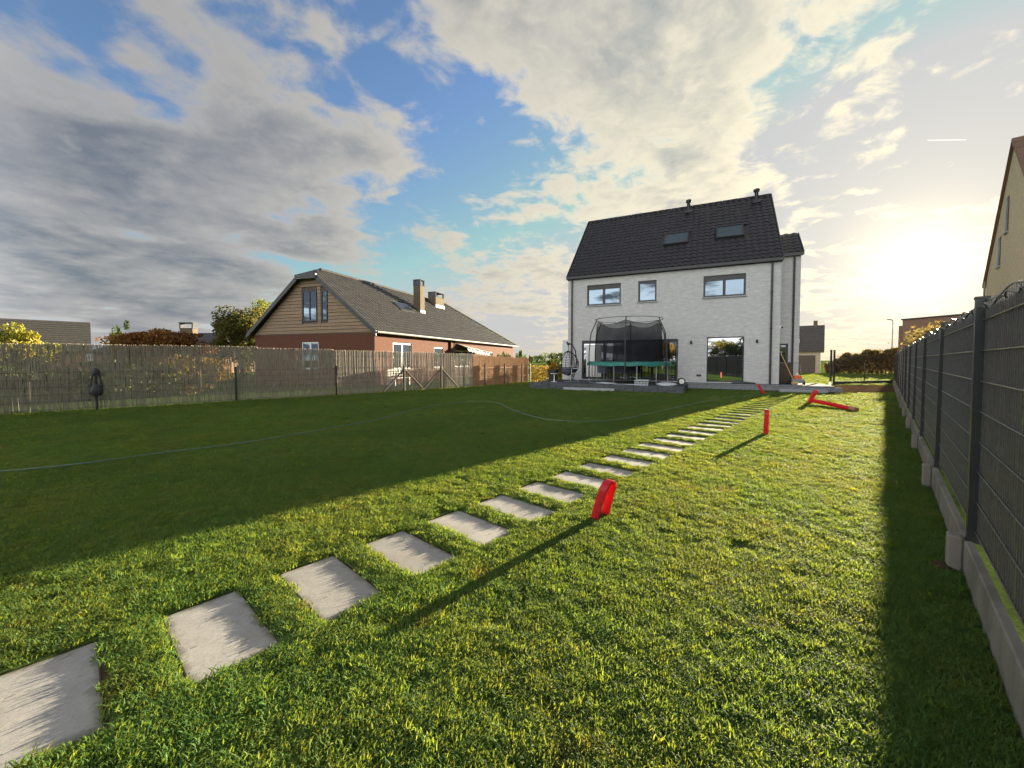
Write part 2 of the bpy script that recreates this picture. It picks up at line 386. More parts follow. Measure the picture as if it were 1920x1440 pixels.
# path of slabs -----------------------------------------------------------
def slabmat():
    m = bpy.data.materials.new('concrete_slab'); m.use_nodes = True; T = NT(m.node_tree)
    o = T.n('ShaderNodeTexCoord').outputs['Object']; rnd = T.n('ShaderNodeObjectInfo').outputs['Random']
    sp_ = T.n('ShaderNodeSeparateXYZ', i={0: o}); ex = T.m('MINIMUM', sp_.outputs[0], T.m('SUBTRACT', SW, sp_.outputs[0])); ey = T.m('MINIMUM', T.m('MULTIPLY', sp_.outputs[1], -1.0), T.m('ADD', sp_.outputs[1], SD))
    edge = T.m('ADD', T.m('MINIMUM', ex, ey), T.m('MULTIPLY', T.m('SUBTRACT', T.noise(o, 11, 5, .65), .5), .13))
    o = T.v('ADD', o, T.n('ShaderNodeCombineXYZ', i={0: T.m('MULTIPLY', rnd, 30.0), 1: T.m('MULTIPLY', rnd, 17.0)}).outputs[0])
    grain = T.noise(T.v('MULTIPLY', o, (5, 1.2, 1)), 9, 7, .68)
    c = T.mix(T.step(T.noise(o, 4, 4), .3, .7), (.335, .318, .295), (.275, .265, .25))
    c = T.mix(T.m('MULTIPLY', T.step(grain, .5, .68), .5), c, (.24, .23, .215))
    c = T.mix(T.m('MULTIPLY', T.step(T.noise(o, 70, 3, .6), .52, .72), .45), c, (.19, .175, .155))   # pores
    chip = T.step(T.noise(T.v('MULTIPLY', o, (6, 1.5, 1)), 6, 3, .5), .665, .70)
    c = T.mix(T.m('MULTIPLY', chip, .75), c, (.16, .14, .115))
    c = T.mix(T.m('MULTIPLY', T.step(T.noise(o, 2.2, 5), .52, .75), .35), c, (.25, .205, .155))
    c = T.mix(T.m('MULTIPLY', T.m('SUBTRACT', 1.0, T.step(edge, -.005, .05)), .75), c, (.10, .09, .06))     # soil and moss creeping in from the edges
    c = T.mix(T.m('MULTIPLY', T.m('ABSOLUTE', T.m('SUBTRACT', rnd, .5)), .7), c, (.21, .195, .17))
    hgt = T.m('SUBTRACT', grain, T.m('MULTIPLY', chip, .8))
    bn = T.n('ShaderNodeBump', i={'Strength': .55, 'Distance': .006, 'Height': hgt})
    b = T.n('ShaderNodeBsdfPrincipled', i={'Base Color': c, 'Roughness': .75, 'Normal': bn.outputs[0], 'Specular IOR Level': .35})
    T.t.links.new(b.outputs[0], T.n('ShaderNodeOutputMaterial').inputs[0]); return m
PA = R(42.0); pa = Vector((math.sin(PA), math.cos(PA), 0)); pb = Vector((math.cos(PA), -math.sin(PA), 0))
P0 = Vector((-2.12, 2.01, 0)); SW, SD, SP, NS = .72, .365, .6, 31
path = bpy.data.objects.new('path', MB().quad(*[tuple(P0+pa*u+pb*v+Vector((0, 0, .002))) for u, v in ((-1.2, -.02), (-1.2, SW+.02), (SP*NS, SW+.02), (SP*NS, -.02))]).mesh('path', M['soil']))
col.objects.link(path); tag(path, kind='structure')
TURF = .016
tb_ = MB(); E_ = .012; U1 = SP*(NS-1)+E_
def turf(u0, u1, v0, v1):
    c = [P0+pa*u+pb*v for u, v in ((u0, v0), (u0, v1), (u1, v1), (u1, v0))]
    tb_.add([(p.x, p.y, TURF) for p in c]+[(p.x, p.y, -.002) for p in c], [(3, 2, 1, 0), (0, 1, 5, 4), (1, 2, 6, 5), (2, 3, 7, 6), (3, 0, 4, 7)])
turf(-60, 90, -90, -E_); turf(-60, 90, SW+E_, 90); turf(-60, -SP*2+E_, -E_, SW+E_); turf(U1, 90, -E_, SW+E_)
for k in range(-1, NS): turf(SP*(k-1)+E_, SP*k-SD-E_, -E_, SW+E_)
tag(tb_.build('lawn', groundmat()), kind='structure')
slm = slabmat(); slabs = []
mb = MB(); mb.bbox(0, SW, -SD, 0, -.03, .008, .005); sme = mb.mesh('paving_slab', slm)
for k in range(-1, NS):
    j = Vector((random.uniform(-.012, .012), random.uniform(-.012, .012), random.uniform(-.002, .003)))
    o = inst(sme, 'paving_slab', path, loc=P0+pa*SP*k+j, rot=(random.uniform(-.006, .006), random.uniform(-.006, .006), -PA+random.uniform(-.015, .015)))
    slabs.append(P0+pa*SP*k)

# ---------------------------------------------------------------- fences: directions
FA = R(43.0); fa = Vector((math.sin(FA), math.cos(FA), 0)); fb = Vector((math.cos(FA), -math.sin(FA), 0))
FR0 = Vector((3.09, 2.64, 0)); BAY = 2.5
LF = [Vector((-18.6, 5.4, 0)), Vector((-7.02, 15.92, 0)), Vector((-2.05, 21.35, 0)), Vector((1.15, 26.0, 0))]
HA = R(25.9); he = Vector((math.cos(HA), -math.sin(HA), 0)); hn = Vector((math.sin(HA), math.cos(HA), 0)); W0 = Vector((3.23, 23.1, 0))
def hw(s, q, z=0.0): return W0+he*s+hn*q+Vector((0, 0, z))

# ---------------------------------------------------------------- grass
def grassmat():
    m = bpy.data.materials.new('grass_blade'); m.use_nodes = True; T = NT(m.node_tree)
    p = T.n('ShaderNodeNewGeometry').outputs['Position']; rnd = T.n('ShaderNodeObjectInfo').outputs['Random']
    a = T.n('ShaderNodeSeparateColor', i={0: T.n('ShaderNodeVertexColor', layer_name='Col').outputs[0]}).outputs[0]
    patch = T.step(T.noise(p, .9, 5, .6), .32, .68)
    c = T.mix(patch, (.122, .255, .066), (.175, .265, .070))
    c = T.mix(T.m('MULTIPLY', rnd, .75), c, (.062, .150, .044))
    c = T.mix(T.m('MULTIPLY', T.step(a, .80, .98), .35), c, (.25, .20, .065))
    c = T.mix(T.m('MULTIPLY', T.step(T.noise(T.v('ADD', p, (7, 51, 0)), .45, 5, .62), .42, .66), .5), c, (.075, .165, .045))
    patch2 = T.step(T.noise(T.v('ADD', p, (31, 5, 0)), 2.3, 4, .6), .58, .75)
    c = T.mix(T.m('MULTIPLY', patch2, .45), c, (.17, .14, .05))
    b = T.n('ShaderNodeBsdfPrincipled', i={'Base Color': c, 'Roughness': .6, 'Specular IOR Level': .18})
    t = T.n('ShaderNodeBsdfTranslucent', i={'Color': T.mix(1.0, c, (2.05, 1.3, .40), 'MULTIPLY')})
    mx = T.n('ShaderNodeMixShader', i={0: .58, 1: b.outputs[0], 2: t.outputs[0]})
    T.t.links.new(mx.outputs[0], T.n('ShaderNodeOutputMaterial').inputs[0]); return m
GM = grassmat()
gcol = bpy.data.collections.new('grass_clumps')
def clump(i, nb=95, rad=.06, hh=.030, wd=.0023):
    vs, fs, vals = [], [], []
    for b in range(nb):
        r = rad*math.sqrt(random.random()); w = random.uniform(0, 6.283); x, y = r*math.cos(w), r*math.sin(w)
        h = hh*random.uniform(.45, 1.15); le = random.uniform(.25, 1.1)*h; az = random.uniform(0, 6.283); ph = az+random.uniform(-.9, .9)+1.57
        ux, uy = math.cos(az), math.sin(az); sx, sy = math.cos(ph)*wd*random.uniform(.7, 1.3), math.sin(ph)*wd*random.uniform(.7, 1.3)
        k = len(vs)
        vs += [(x-sx, y-sy, -.003), (x+sx, y+sy, -.003), (x+ux*le*.3-sx*.85, y+uy*le*.3-sy*.85, h*.55), (x+ux*le*.3+sx*.85, y+uy*le*.3+sy*.85, h*.55),
               (x+ux*le*.75-sx*.5, y+uy*le*.75-sy*.5, h*.9), (x+ux*le*.75+sx*.5, y+uy*le*.75+sy*.5, h*.9), (x+ux*le*1.1, y+uy*le*1.1, h*(.95 if le < h*.7 else .82))]
        fs += [(k, k+1, k+3, k+2), (k+2, k+3, k+5, k+4), (k+4, k+5, k+6)]; v = random.random(); vals += [v]*11
    me = bpy.data.meshes.new('clump'); me.from_pydata(vs, [], fs); me.materials.append(GM); me.polygons.foreach_set('use_smooth', [True]*len(fs))
    ca = me.color_attributes.new('Col', 'FLOAT_COLOR', 'CORNER'); v = np.array(vals, np.float32); ca.data.foreach_set('color', np.stack([v, v, v, np.ones_like(v)], 1).ravel())
    o = bpy.data.objects.new('clump_%d' % i, me); gcol.objects.link(o)
for i in range(7): clump(i)

def value_noise(xy, s, seed):
    r = np.random.default_rng(seed); g = r.random((64, 64)); q = xy*s; i = np.floor(q).astype(int); f = q-i; f = f*f*(3-2*f)
    G = lambda a, b: g[a % 64, b % 64]
    x, y = i[:, 0], i[:, 1]
    return (G(x, y)*(1-f[:, 0])+G(x+1, y)*f[:, 0])*(1-f[:, 1])+(G(x, y+1)*(1-f[:, 0])+G(x+1, y+1)*f[:, 0])*f[:, 1]

def scatter():
    out = []
    bands = [(.6, 3.2, 760, 1.0), (3.2, 6, 560, 1.08), (6, 10, 300, 1.35), (10, 16, 140, 1.8), (16, 27, 60, 2.5), (27, 52, 16, 4.0)]
    for r0, r1, den, sc in bands:
        th0, th1 = R(-57), R(58)
        n = int(den*(r1*r1-r0*r0)/2*(th1-th0))
        r = np.sqrt(RNG.uniform(r0*r0, r1*r1, n)); t = RNG.uniform(th0, th1, n)
        xy = np.stack([r*np.sin(t), r*np.cos(t)], 1)
        keep = np.ones(n, bool)
        d = xy-np.array(FR0.xy); b = d@np.array(fb.xy); a = d@np.array(fa.xy)
        keep &= (b < -.085) | (a > 29.6)                              # right fence
        keep &= ~((a > -30) & (a < 29.6) & (b > -.085))
        for A, B in zip(LF, LF[1:]):                                 # left fence
            u = (B-A).normalized(); nr = np.array([u.y, -u.x]); s = (xy-np.array(A.xy))
            if A is LF[0]: keep &= ~((s@np.array(u.xy) < (B-A).length) & (s@nr < .02))
            else: keep &= ~((s@nr < .02) & (s@np.array(u.xy) > 0) & (s@np.array(u.xy) < 10))
        h = xy-np.array(W0.xy); hs, hq = h@np.array(he.xy), h@np.array(hn.xy)
        keep &= ~((hs > -.85) & (hs < 6.45) & (hq > -3.95)) & ~((hs >= 6.4) & (hs < 12.3) & (hq > -.97) & (hq < 9))
        keep &= ~((xy[:, 1] > 17.0+.25*np.sin(xy[:, 0]*2.1)) & (xy[:, 1] < 22.4) & (hs > 11.0))       # bare soil
        p = xy-np.array(P0.xy); u, v = p@np.array(pa.xy), p@np.array(pb.xy)
        m_ = .034 if sc < 1.2 else .05
        um = (u+SD+SP*40) % SP
        edge = m_*np.where(sc < 1.2, 1, 1)
        keep &= ~((v > -edge) & (v < SW+edge) & (um < SD+edge) & (u > -1.4) & (u < SP*NS-.2))
        keep &= ~((v > -edge) & (v < SW+edge) & (um > SP-edge) & (u > -1.4) & (u < SP*NS-.2))
        if sc > 1.2: keep &= ~((v > -.10) & (v < SW+.10) & (u > -1.4) & (u < SP*NS-.2))
        pn = value_noise(xy, 1.7, 5)*.6+value_noise(xy, 5.1, 9)*.4
        keep &= RNG.random(n) < np.clip(.6+1.6*(pn-.2), .55, 1)
        nearslab = (v > -.14) & (v < SW+.14) & (u > -1.6) & (u < SP*NS)
        xy = xy[keep]; k = len(xy); pn = pn[keep]
        hs_ = (.72+.55*pn)*RNG.uniform(.8, 1.2, k)*np.where(nearslab[keep], .72, 1)
        out.append((xy, np.full(k, sc)*RNG.uniform(.85, 1.2, k), hs_*(1+.16*(sc-1))))
    n = 9000; u = RNG.uniform(5, SP*NS-.2, n); v = RNG.uniform(-.15, SW+.15, n); um = (u+SD+SP*40) % SP      # finer turf along the far slabs
    k_ = ~((v > -.036) & (v < SW+.036) & ((um < SD+.036) | (um > SP-.036))); u, v = u[k_], v[k_]; k = len(u)
    xy = np.array(P0.xy)+u[:, None]*np.array(pa.xy)+v[:, None]*np.array(pb.xy); out.append((xy, RNG.uniform(.85, 1.2, k), RNG.uniform(.55, .85, k)))
    xy = np.concatenate([o[0] for o in out]); s = np.concatenate([o[1] for o in out]); hz_ = np.concatenate([o[2] for o in out])
    return xy, s, hz_
def grass_object(name, xy, s, hz_, z=0.0):
    k = len(xy); me = bpy.data.meshes.new(name); me.vertices.add(k)
    me.vertices.foreach_set('co', np.concatenate([xy, np.full((k, 1), z)], 1).astype(np.float32).ravel())
    for nm, ty, dat in (('rot', 'FLOAT_VECTOR', np.stack([RNG.normal(0, .12, k), RNG.normal(0, .12, k), RNG.uniform(0, 6.283, k)], 1)),
                        ('scl', 'FLOAT_VECTOR', np.stack([s, s, hz_], 1))):
        a = me.attributes.new(nm, ty, 'POINT'); a.data.foreach_set('vector', dat.astype(np.float32).ravel())
    a = me.attributes.new('vid', 'INT', 'POINT'); a.data.foreach_set('value', RNG.integers(0, 7, k).astype(np.int32))
    o = bpy.data.objects.new(name, me); col.objects.link(o)
    ng = bpy.data.node_groups.new('scatter_'+name, 'GeometryNodeTree')
    ng.interface.new_socket('Geometry', in_out='INPUT', socket_type='NodeSocketGeometry'); ng.interface.new_socket('Geometry', in_out='OUTPUT', socket_type='NodeSocketGeometry')
    N = ng.nodes; gi, go = N.new('NodeGroupInput'), N.new('NodeGroupOutput')
    ci = N.new('GeometryNodeCollectionInfo'); ci.inputs[0].default_value = gcol; ci.inputs['Separate Children'].default_value = True; ci.inputs['Reset Children'].default_value = True
    ip = N.new('GeometryNodeInstanceOnPoints'); ip.inputs['Pick Instance'].default_value = True
    def na(nm, ty):
        x = N.new('GeometryNodeInputNamedAttribute'); x.data_type = ty; x.inputs[0].default_value = nm; return [q for q in x.outputs if q.enabled][0]
    L = ng.links
    L.new(gi.outputs[0], ip.inputs['Points']); L.new(ci.outputs[0], ip.inputs['Instance']); L.new(na('vid', 'INT'), ip.inputs['Instance Index'])
    e2r = N.new('FunctionNodeEulerToRotation'); L.new(na('rot', 'FLOAT_VECTOR'), e2r.inputs[0]); L.new(e2r.outputs[0], ip.inputs['Rotation'])
    L.new(na('scl', 'FLOAT_VECTOR'), ip.inputs['Scale']); L.new(ip.outputs[0], go.inputs[0])
    o.modifiers.new('scatter', 'NODES').node_group = ng
    return o
gx = scatter(); print('grass clumps', len(gx[0]))
lawn = grass_object('lawn_grass', *gx, z=TURF); tag(lawn, 'short mown lawn grass covering the garden', 'grass', kind='stuff')

# bare soil by the far corner
mb = MB(); ring = [at(1500, 741), at(1600, 740), at(1690, 740), at(1700, 722), at(1640, 723), at(1540, 724), at(1520, 730)]
mb.poly([(p.x+random.uniform(-.2, .2), p.y+random.uniform(-.2, .2), .037) for p in ring])
tag(mb.build('soil_strip', M['soil']), kind='structure')

# ---------------------------------------------------------------- roof tiles
def tile_mesh(name, w, l, m, seg=7, t=.022, amp=.05):
    """one interlocking pan tile: wavy across, thin, with a thick lower edge; x across, y up the slope"""
    vs, fs = [], []
    prof = [(i/seg, amp*(.5-.5*math.cos(2*math.pi*min(1, i/seg*1.0)))) for i in range(seg+1)]
    for (u, h) in prof:
        x = u*w*1.02; vs += [(x, 0, h-t+.012), (x, 0, h+.012), (x, l*1.1, h-.010)]
    for i in range(seg):
        a, b = 3*i, 3*i+3; fs += [(a, b, b+1, a+1), (a+1, b+1, b+2, a+2)]
    mb = MB(); mb.add(vs, fs); return mb.mesh(name, m, True), mb
def joined_tiles(src, mats_, name, m, parent):
    V = np.array(src.v); n = len(V); Fs = src.f; vs = []; fs = []
    for k, T in enumerate(mats_):
        A = np.array(T); vs.append(V@A[:3, :3].T+A[:3, 3]); fs += [tuple(i+k*n for i in f) for f in Fs]
    me = bpy.data.meshes.new(name); me.from_pydata(np.concatenate(vs).tolist(), [], fs); me.materials.append(m)
    me.polygons.foreach_set('use_smooth', [True]*len(fs)); me.set_sharp_from_angle(angle=R(40)); me.update()
    o = bpy.data.objects.new(name, me); col.objects.link(o); o.parent = parent; tag(o, kind='stuff'); return o

# window builder: frame, mullions, panes in a wall opening (local x along the wall, outward is -y)
def window(parent, x0, x1, z0, z1, y, fm, gm, panes=1, top=0.0, fw=.07, sill=None, name='window', axis='x', handle=False):
    P = (lambda a, b, c, d, e, f: (a, b, c, d, e, f)) if axis == 'x' else (lambda a, b, c, d, e, f: (-d, -c, a, b, e, f))
    mb = MB(); B = lambda *q: mb.box(*P(*q))
    zt = z1-top
    B(x0, x0+fw, y-.03, y+.04, z0, z1); B(x1-fw, x1, y-.03, y+.04, z0, z1)
    B(x0+fw, x1-fw, y-.03, y+.04, z0, z0+fw); B(x0+fw, x1-fw, y-.032, y+.04, zt-fw, z1)
    for k in range(1, panes):
        x = x0+(x1-x0)*k/panes; B(x-fw*.75, x+fw*.75, y-.028, y+.04, z0+fw, zt-fw)
    w = mb.build(name, fm, parent)
    xs = [x0+fw]+[x0+(x1-x0)*k/panes for k in range(1, panes)]+[x1-fw]
    for k in range(panes):
        a = xs[k]+(fw*.75 if k else 0); b = xs[k+1]-(fw*.75 if k < panes-1 else 0)
        MB().box(*P(a, b, y, y+.015, z0+fw, zt-fw)).build('pane', gm, w)
    if sill: MB().box(*P(x0-.06, x1+.06, y-.17, y-.03, z0-.06, z0-.002)).build('sill', sill, w)
    return w

# ================================================================ WHITE HOUSE
house = thing('white_house', 'tall white brick house with dark tiled gable roof behind the terrace', 'house', W0, -HA)
HB, HE, HWD, HR, HY = .3, 6.12, 10.24, 10.62, 4.45
DEP = 6.2; BE = HR-(DEP-HY)*(HR-HE)/(HY+.12)   # the back wall is higher
holes = [(1.1, 2.96, 4.49, 5.62), (3.87, 4.79, 4.53, 5.62), (7.0, 8.83, 4.55, 5.6), (7.2, 8.81, .36, 2.58), (.82, 5.87, .36, 2.53)]
mb = MB(); wall_holes(mb, 0, HWD, 0, HE+.1, holes, .14)
mb.poly([(0, 0, 0), (0, 0, HE+.1), (0, HY, HR-.05), (0, DEP, BE-.05), (0, DEP, 0)])
mb.poly([(HWD, 0, 0), (HWD, DEP, 0), (HWD, DEP, BE-.05), (HWD, HY, HR-.05), (HWD, 0, HE+.1)])
mb.quad((0, DEP, 0), (0, DEP, BE-.05), (HWD, DEP, BE-.05), (HWD, DEP, 0)); mb.build('wall', M['white_brick'], house)
window(house, *holes[0], .1, M['alu'], M['glass'], 2, .17, .085, M['stone'])
window(house, *holes[1], .1, M['alu'], M['glass'], 1, .05, .085, M['stone'])
window(house, *holes[2], .1, M['alu'], M['glass'], 2, .17, .085, M['stone'])
window(house, *holes[3], .1, M['alu'], M['glass_dark'], 1, 0, .05, name='glass_door')
big = window(house, *holes[4], .1, M['alu'], M['glass_dark'], 4, .08, .09, name='sliding_door')
# pale blind behind the left pane
MB().box(1.05, 1.9, .085, .098, .5, 2.3).build('blind', M['white_pvc'], big)
roof = MB()
ang = math.atan2(HR-HE-.05, HY+.12)
for sgn in (0, 1):
    y0, y1 = (-.14, HY) if not sgn else (DEP+.14, HY); he_ = HE if not sgn else BE-.2
    roof.add([(-.03, y0, he_-.02), (HWD+.03, y0, he_-.02), (HWD+.03, y1, HR-.06), (-.03, y1, HR-.06), (-.03, y0, he_+.06), (HWD+.03, y0, he_+.06), (HWD+.03, y1, HR+.02), (-.03, y1, HR+.02)],
             [(0, 3, 2, 1), (4, 5, 6, 7), (0, 1, 5, 4), (1, 2, 6, 5), (2, 3, 7, 6), (3, 0, 4, 7)])
roof = roof.build('roof', M['tile'], house)
SL = math.hypot(HR-HE-.04, HY+.14); NR, NC = 19, 34
tw, tl = (HWD+.06)/NC, SL/NR
tme, tsrc = tile_mesh('roof_tile', tw, tl, M['tile'])
skyl = [(5.03, 6.14, 1.45, 2.2), (7.62, 8.74, 1.48, 2.23)]
pl = []
for r in range(NR):
    for c in range(NC):
        x = -.03+c*tw; d = r*tl; y = -.14+d*math.cos(ang); z = HE+.06+d*math.sin(ang)
        if any(a-.25 < x < b+.02 and c_-.2 < y < d_+.02 for a, b, c_, d_ in skyl): continue
        T = Matrix.Translation((x+random.uniform(-.006, .006), y, z+random.uniform(-.003, .006))) @ Matrix.Rotation(ang+random.uniform(-.018, .018), 4, 'X') @ Matrix.Rotation(random.uniform(-.012, .012), 4, 'Z')
        dist = (W0+he*x+hn*y-Vector((0, 0, 0))).length+.3*z; pl.append((dist, T))
pl.sort(key=lambda q: q[0])
for d, T in pl[:300]: inst(tme, 'roof_tile', roof, M=T)
joined_tiles(tsrc, [T for d, T in pl[300:]], 'roof_tiles', M['tile'], roof)
rp = MB()
for k in range(26):
    x = -.03+k*(HWD+.06)/26; rp.prism([(x, HY-.13, HR-.04), (x, HY-.07, HR+.07), (x, HY, HR+.11), (x, HY+.07, HR+.07), (x, HY+.13, HR-.04)], ((HWD+.06)/26*.97, 0, random.uniform(-.006, .006)))
rp.build('ridge_cap', M['tile'], roof)
for x in (-.075, HWD+.032):      # verge boards
    m2 = MB(); m2.prism([(x, -.16, HE-.1), (x, HY, HR-.14), (x, DEP+.16, BE-.3), (x, DEP+.16, BE-.1), (x, HY, HR+.09), (x, -.16, HE+.08)], (.045, 0, 0)); m2.build('verge_board', M['alu'], house)
for a, b, c_, d_ in skyl:
    L_ = (d_-c_)/math.cos(ang); m2 = MB()
    Tm = Matrix.Translation((a, c_, HE+.08+(c_+.14)*math.tan(ang))) @ Matrix.Rotation(ang, 4, 'X')
    w = b-a
    for q in ((-.07, w+.07, -.07, 0), (-.07, w+.07, L_, L_+.07), (-.07, 0, 0, L_), (w, w+.07, 0, L_)): m2.box(q[0], q[1], q[2], q[3], -.03, .10)
    o = m2.build('skylight', M['alu'], roof); o.matrix_local = Tm
    MB().box(0, w, 0, L_, .05, .07).build('pane', M['glass'], o)
for x in (6.1, 9.56):
    m2 = MB(); zb = HE+.08+(4.1+.14)*math.tan(ang)
    m2.lathe([(.10, -.15), (.10, .42), (.085, .43), (.085, .47), (.15, .48), (.165, .55), (.15, .61), (.06, .65), (0, .655)], 16, (x, 4.1, zb)); m2.box(x-.2, x+.2, 3.83, 4.2, zb-.2, zb-.02); m2.build('roof_vent', M['tile'], roof, True)
g2 = MB(); g2.box(-.06, HWD+.05, -.2, -.03, HE-.10, HE+.04); g2.box(-.06, HWD+.05, -.03, .0, HE-.14, HE-.02); g2.build('gutter', M['alu'], house)
for x in (.24, 9.88):
    d2 = MB(); d2.tube([(x, -.07, .3), (x, -.07, HE-.1)], .042, 10)
    for z in (1.2, 2.9, 4.6): d2.box(x-.055, x+.055, -.12, .0, z, z+.03)
    d2.build('downpipe', M['alu'], house, True)
for x in (6.48, 9.33):
    l2 = MB(); l2.lathe([(.045, 0), (.05, .02), (.05, .13), (.045, .15)], 12, (x, -.07, 2.26)); l2.box(x-.03, x+.03, -.03, 0, 2.28, 2.38); l2.build('wall_lamp', M['alu'], house, True)
v2 = MB(); v2.box(6.74, 6.96, -.02, 0, .62, .72)
for k in range(4): v2.box(6.75, 6.95, -.032, -.02, .63+k*.022, .642+k*.022)
v2.build('vent_grille', M['black'], house)
# side wing, set back
Q = 1.5; EX0, EX1, EE, ER = HWD-.002, 11.24, 6.6, 7.86
w = MB(); wall_holes(w, EX0, EX1, 0, EE, [(10.3, 10.8, .36, 2.25)], .12)
w.poly([(EX1, 0, 0), (EX1, 2.6, 0), (EX1, 2.6, EE), (EX1, 1.3, ER-.1), (EX1, 0, EE)]); w.quad((EX0, 2.6, 0), (EX0, 2.6, EE), (EX1, 2.6, EE), (EX1, 2.6, 0))
wo = w.build('side_wall', M['white_brick'], house); wo.location = (0, Q, 0)
wr = MB()
for s_ in (0, 1):
    y0, y1 = ((-.12, 1.3) if not s_ else (2.72, 1.3))
    wr.prism([(EX0, Q+y0, EE-.04), (EX0, Q+y1, ER-.06), (EX0, Q+y1, ER+.04), (EX0, Q+y0, EE+.06)], (EX1+.06-EX0, 0, 0))
wr = wr.build('wing_roof', M['tile'], house)
a2 = math.atan2(ER-EE-.02, 1.42); n2 = int(math.hypot(ER-EE, 1.42)/tl)+1
for r in range(n2):
    for c in range(3):
        d = r*math.hypot(ER-EE, 1.42)/n2; inst(tme, 'roof_tile', wr, M=Matrix.Translation((EX0+.02+c*.345, Q-.12+d*math.cos(a2), EE+.07+d*math.sin(a2))) @ Matrix.Rotation(a2, 4, 'X') @ Matrix.Diagonal((1.12, 1, 1, 1)))
w3 = MB(); w3.prism([(EX1+.06, Q-.14, EE-.1), (EX1+.06, Q+1.3, ER-.13), (EX1+.06, Q+1.3, ER+.09), (EX1+.06, Q-.14, EE+.1)], (.04, 0, 0)); w3.build('verge_board', M['alu'], house)
w4 = MB(); w4.box(EX0, EX1+.06, Q-.18, Q-.02, EE-.1, EE+.05); w4.build('gutter', M['alu'], house)
d2 = MB(); d2.tube([(10.97, Q-.07, .3), (10.97, Q-.07, EE-.08)], .042, 10); d2.build('downpipe', M['alu'], house, True)
window(house, 10.3, 10.8, .36, 2.25, Q+.09, M['alu'], M['glass_dark'], 1, 0, .09, name='side_door')
cm = MB(); cm.lathe([(.07, 0), (.075, .03), (.04, .05)], 14, (0, 0, 0)); c_ = cm.build('security_camera', M['white_pvc'], house, True); c_.location = (HWD+.03, .05, 2.95); c_.rotation_euler = (R(90), 0, R(40))
cl_ = MB(); cl_.lathe([(.042, .05), (.042, .09), (.03, .1)], 12); cl_.build('lens', M['black'], c_, True)
# white garden screen wall left of the house
t = thing('garden_screen', 'narrow white screen wall at the left corner of the white house', 'screen', hw(-.42, .25, .3), -HA)
MB().box(0, .36, 0, .1, 0, 2.3).build('panel', M['white_render'], t); MB().box(.26, .34, -.06, -.002, 2.1, 2.2).build('floodlight', M['black'], t)

# ---------------------------------------------------------------- terrace
TZ = .32
tb = MB(); tb.box(-.73, 6.37, -3.85, .0, -.1, TZ-.004); tb.box(6.37, 12.15, -.84, 1.48, -.1, TZ-.004)
ter = tb.build('terrace', M['concrete_dark']); ter.location = W0; ter.rotation_euler = (0, 0, -HA); tag(ter, kind='structure')
bme = MB().bbox(0, .392, 0, .09, 0, .19, .006).mesh('block', M['block'])
cme = MB().bbox(0, .592, 0, .3, 0, .05, .006).mesh('coping_slab', M['block'])
dme = MB().bbox(0, .992, 0, .06, 0, .30, .006).mesh('edge_board', M['concrete_dark'])
x = 6.38
while x < 12.0:
    inst(bme, 'block', ter, loc=(x, -.935, .075)); x += .4
x = 6.37
while x < 11.7:
    inst(cme, 'coping_slab', ter, loc=(x, -.96, .272)); x += .6
for k in range(7): inst(dme, 'edge_board', ter, loc=(-.73+k*1.01, -3.912, .02))
pme = MB().bbox(0, .592, 0, .592, 0, .03, .004).mesh('paver', M['concrete_dark'])
for i in range(11):
    for j in range(6): inst(pme, 'paver', ter, loc=(-.70+i*.6, -3.75+j*.6, TZ-.03+.0))
t = tag(MB().bbox(0, 2.35, 0, .2, 0, .16, .008).build('concrete_kerb', M['stone']), 'long pale concrete kerb lying on the grass before the terrace', 'kerb')
t.location = hw(1.15, -4.25); t.rotation_euler = (0, 0, -HA+.06)
t = tag(MB().bbox(0, 1.75, 0, .32, 0, .16, .01).build('stone_step', M['stone']), 'grey stone step at the far end of the slab path', 'step')
t.location = hw(10.1, -1.38); t.rotation_euler = (0, 0, -HA+.1)

# ================================================================ TRAMPOLINE
TC = hw(3.72, -1.98, TZ); TR = 1.93
tr = thing('trampoline', 'round trampoline with teal pad and dark safety net on the terrace', 'trampoline', TC, -HA+R(12))
def circ(r, z, n=40, ph=0.0): return [(r*math.cos(2*math.pi*k/n+ph), r*math.sin(2*math.pi*k/n+ph), z) for k in range(n)]
mb = MB(); mb.tube(circ(TR-.05, .98), .025, 8, closed=True); mb.build('frame_ring', M['steel'], tr, True)
mb = MB(); n = 48; vs = []
for k in range(n):
    a = 2*math.pi*k/n; wv = .012*math.sin(k*1.7)+random.uniform(-.008, .008)
    for r, z in ((TR-.36, 1.015), (TR-.3, 1.04+wv), (TR-.02, 1.04+wv), (TR+.05, 1.01+wv), (TR+.06, .86+wv*1.6+random.uniform(-.012, .012))): vs.append((r*math.cos(a), r*math.sin(a), z))
fs = [(k*5+j, ((k+1) % n)*5+j, ((k+1) % n)*5+j+1, k*5+j+1) for k in range(n) for j in range(4)]
mb.add(vs, [f[::-1] for f in fs]); mb.build('pad', M['green_pad'], tr, True)
mb = MB(); mb.lathe([(0, .98), (.8, .985), (TR-.3, 1.015)], 40); mb.build('jumping_mat', M['rubber'], tr, True)
for k in range(6):
    a0, a1 = 2*math.pi*(k+.14)/6, 2*math.pi*(k+.66)/6; r = TR-.05
    A_, B_ = (r*math.cos(a0), r*math.sin(a0)), (r*math.cos(a1), r*math.sin(a1))
    mb = MB(); mb.tube([(A_[0], A_[1], .98), (A_[0], A_[1], .06), (A_[0]*.97+B_[0]*.03, A_[1]*.97+B_[1]*.03, .025), (B_[0]*.97+A_[0]*.03, B_[1]*.97+A_[1]*.03, .025), (B_[0], B_[1], .06), (B_[0], B_[1], .98)], .022, 8); mb.build('leg', M['steel'], tr, True)
TOPR, TOPZ = TR-.32, 3.1
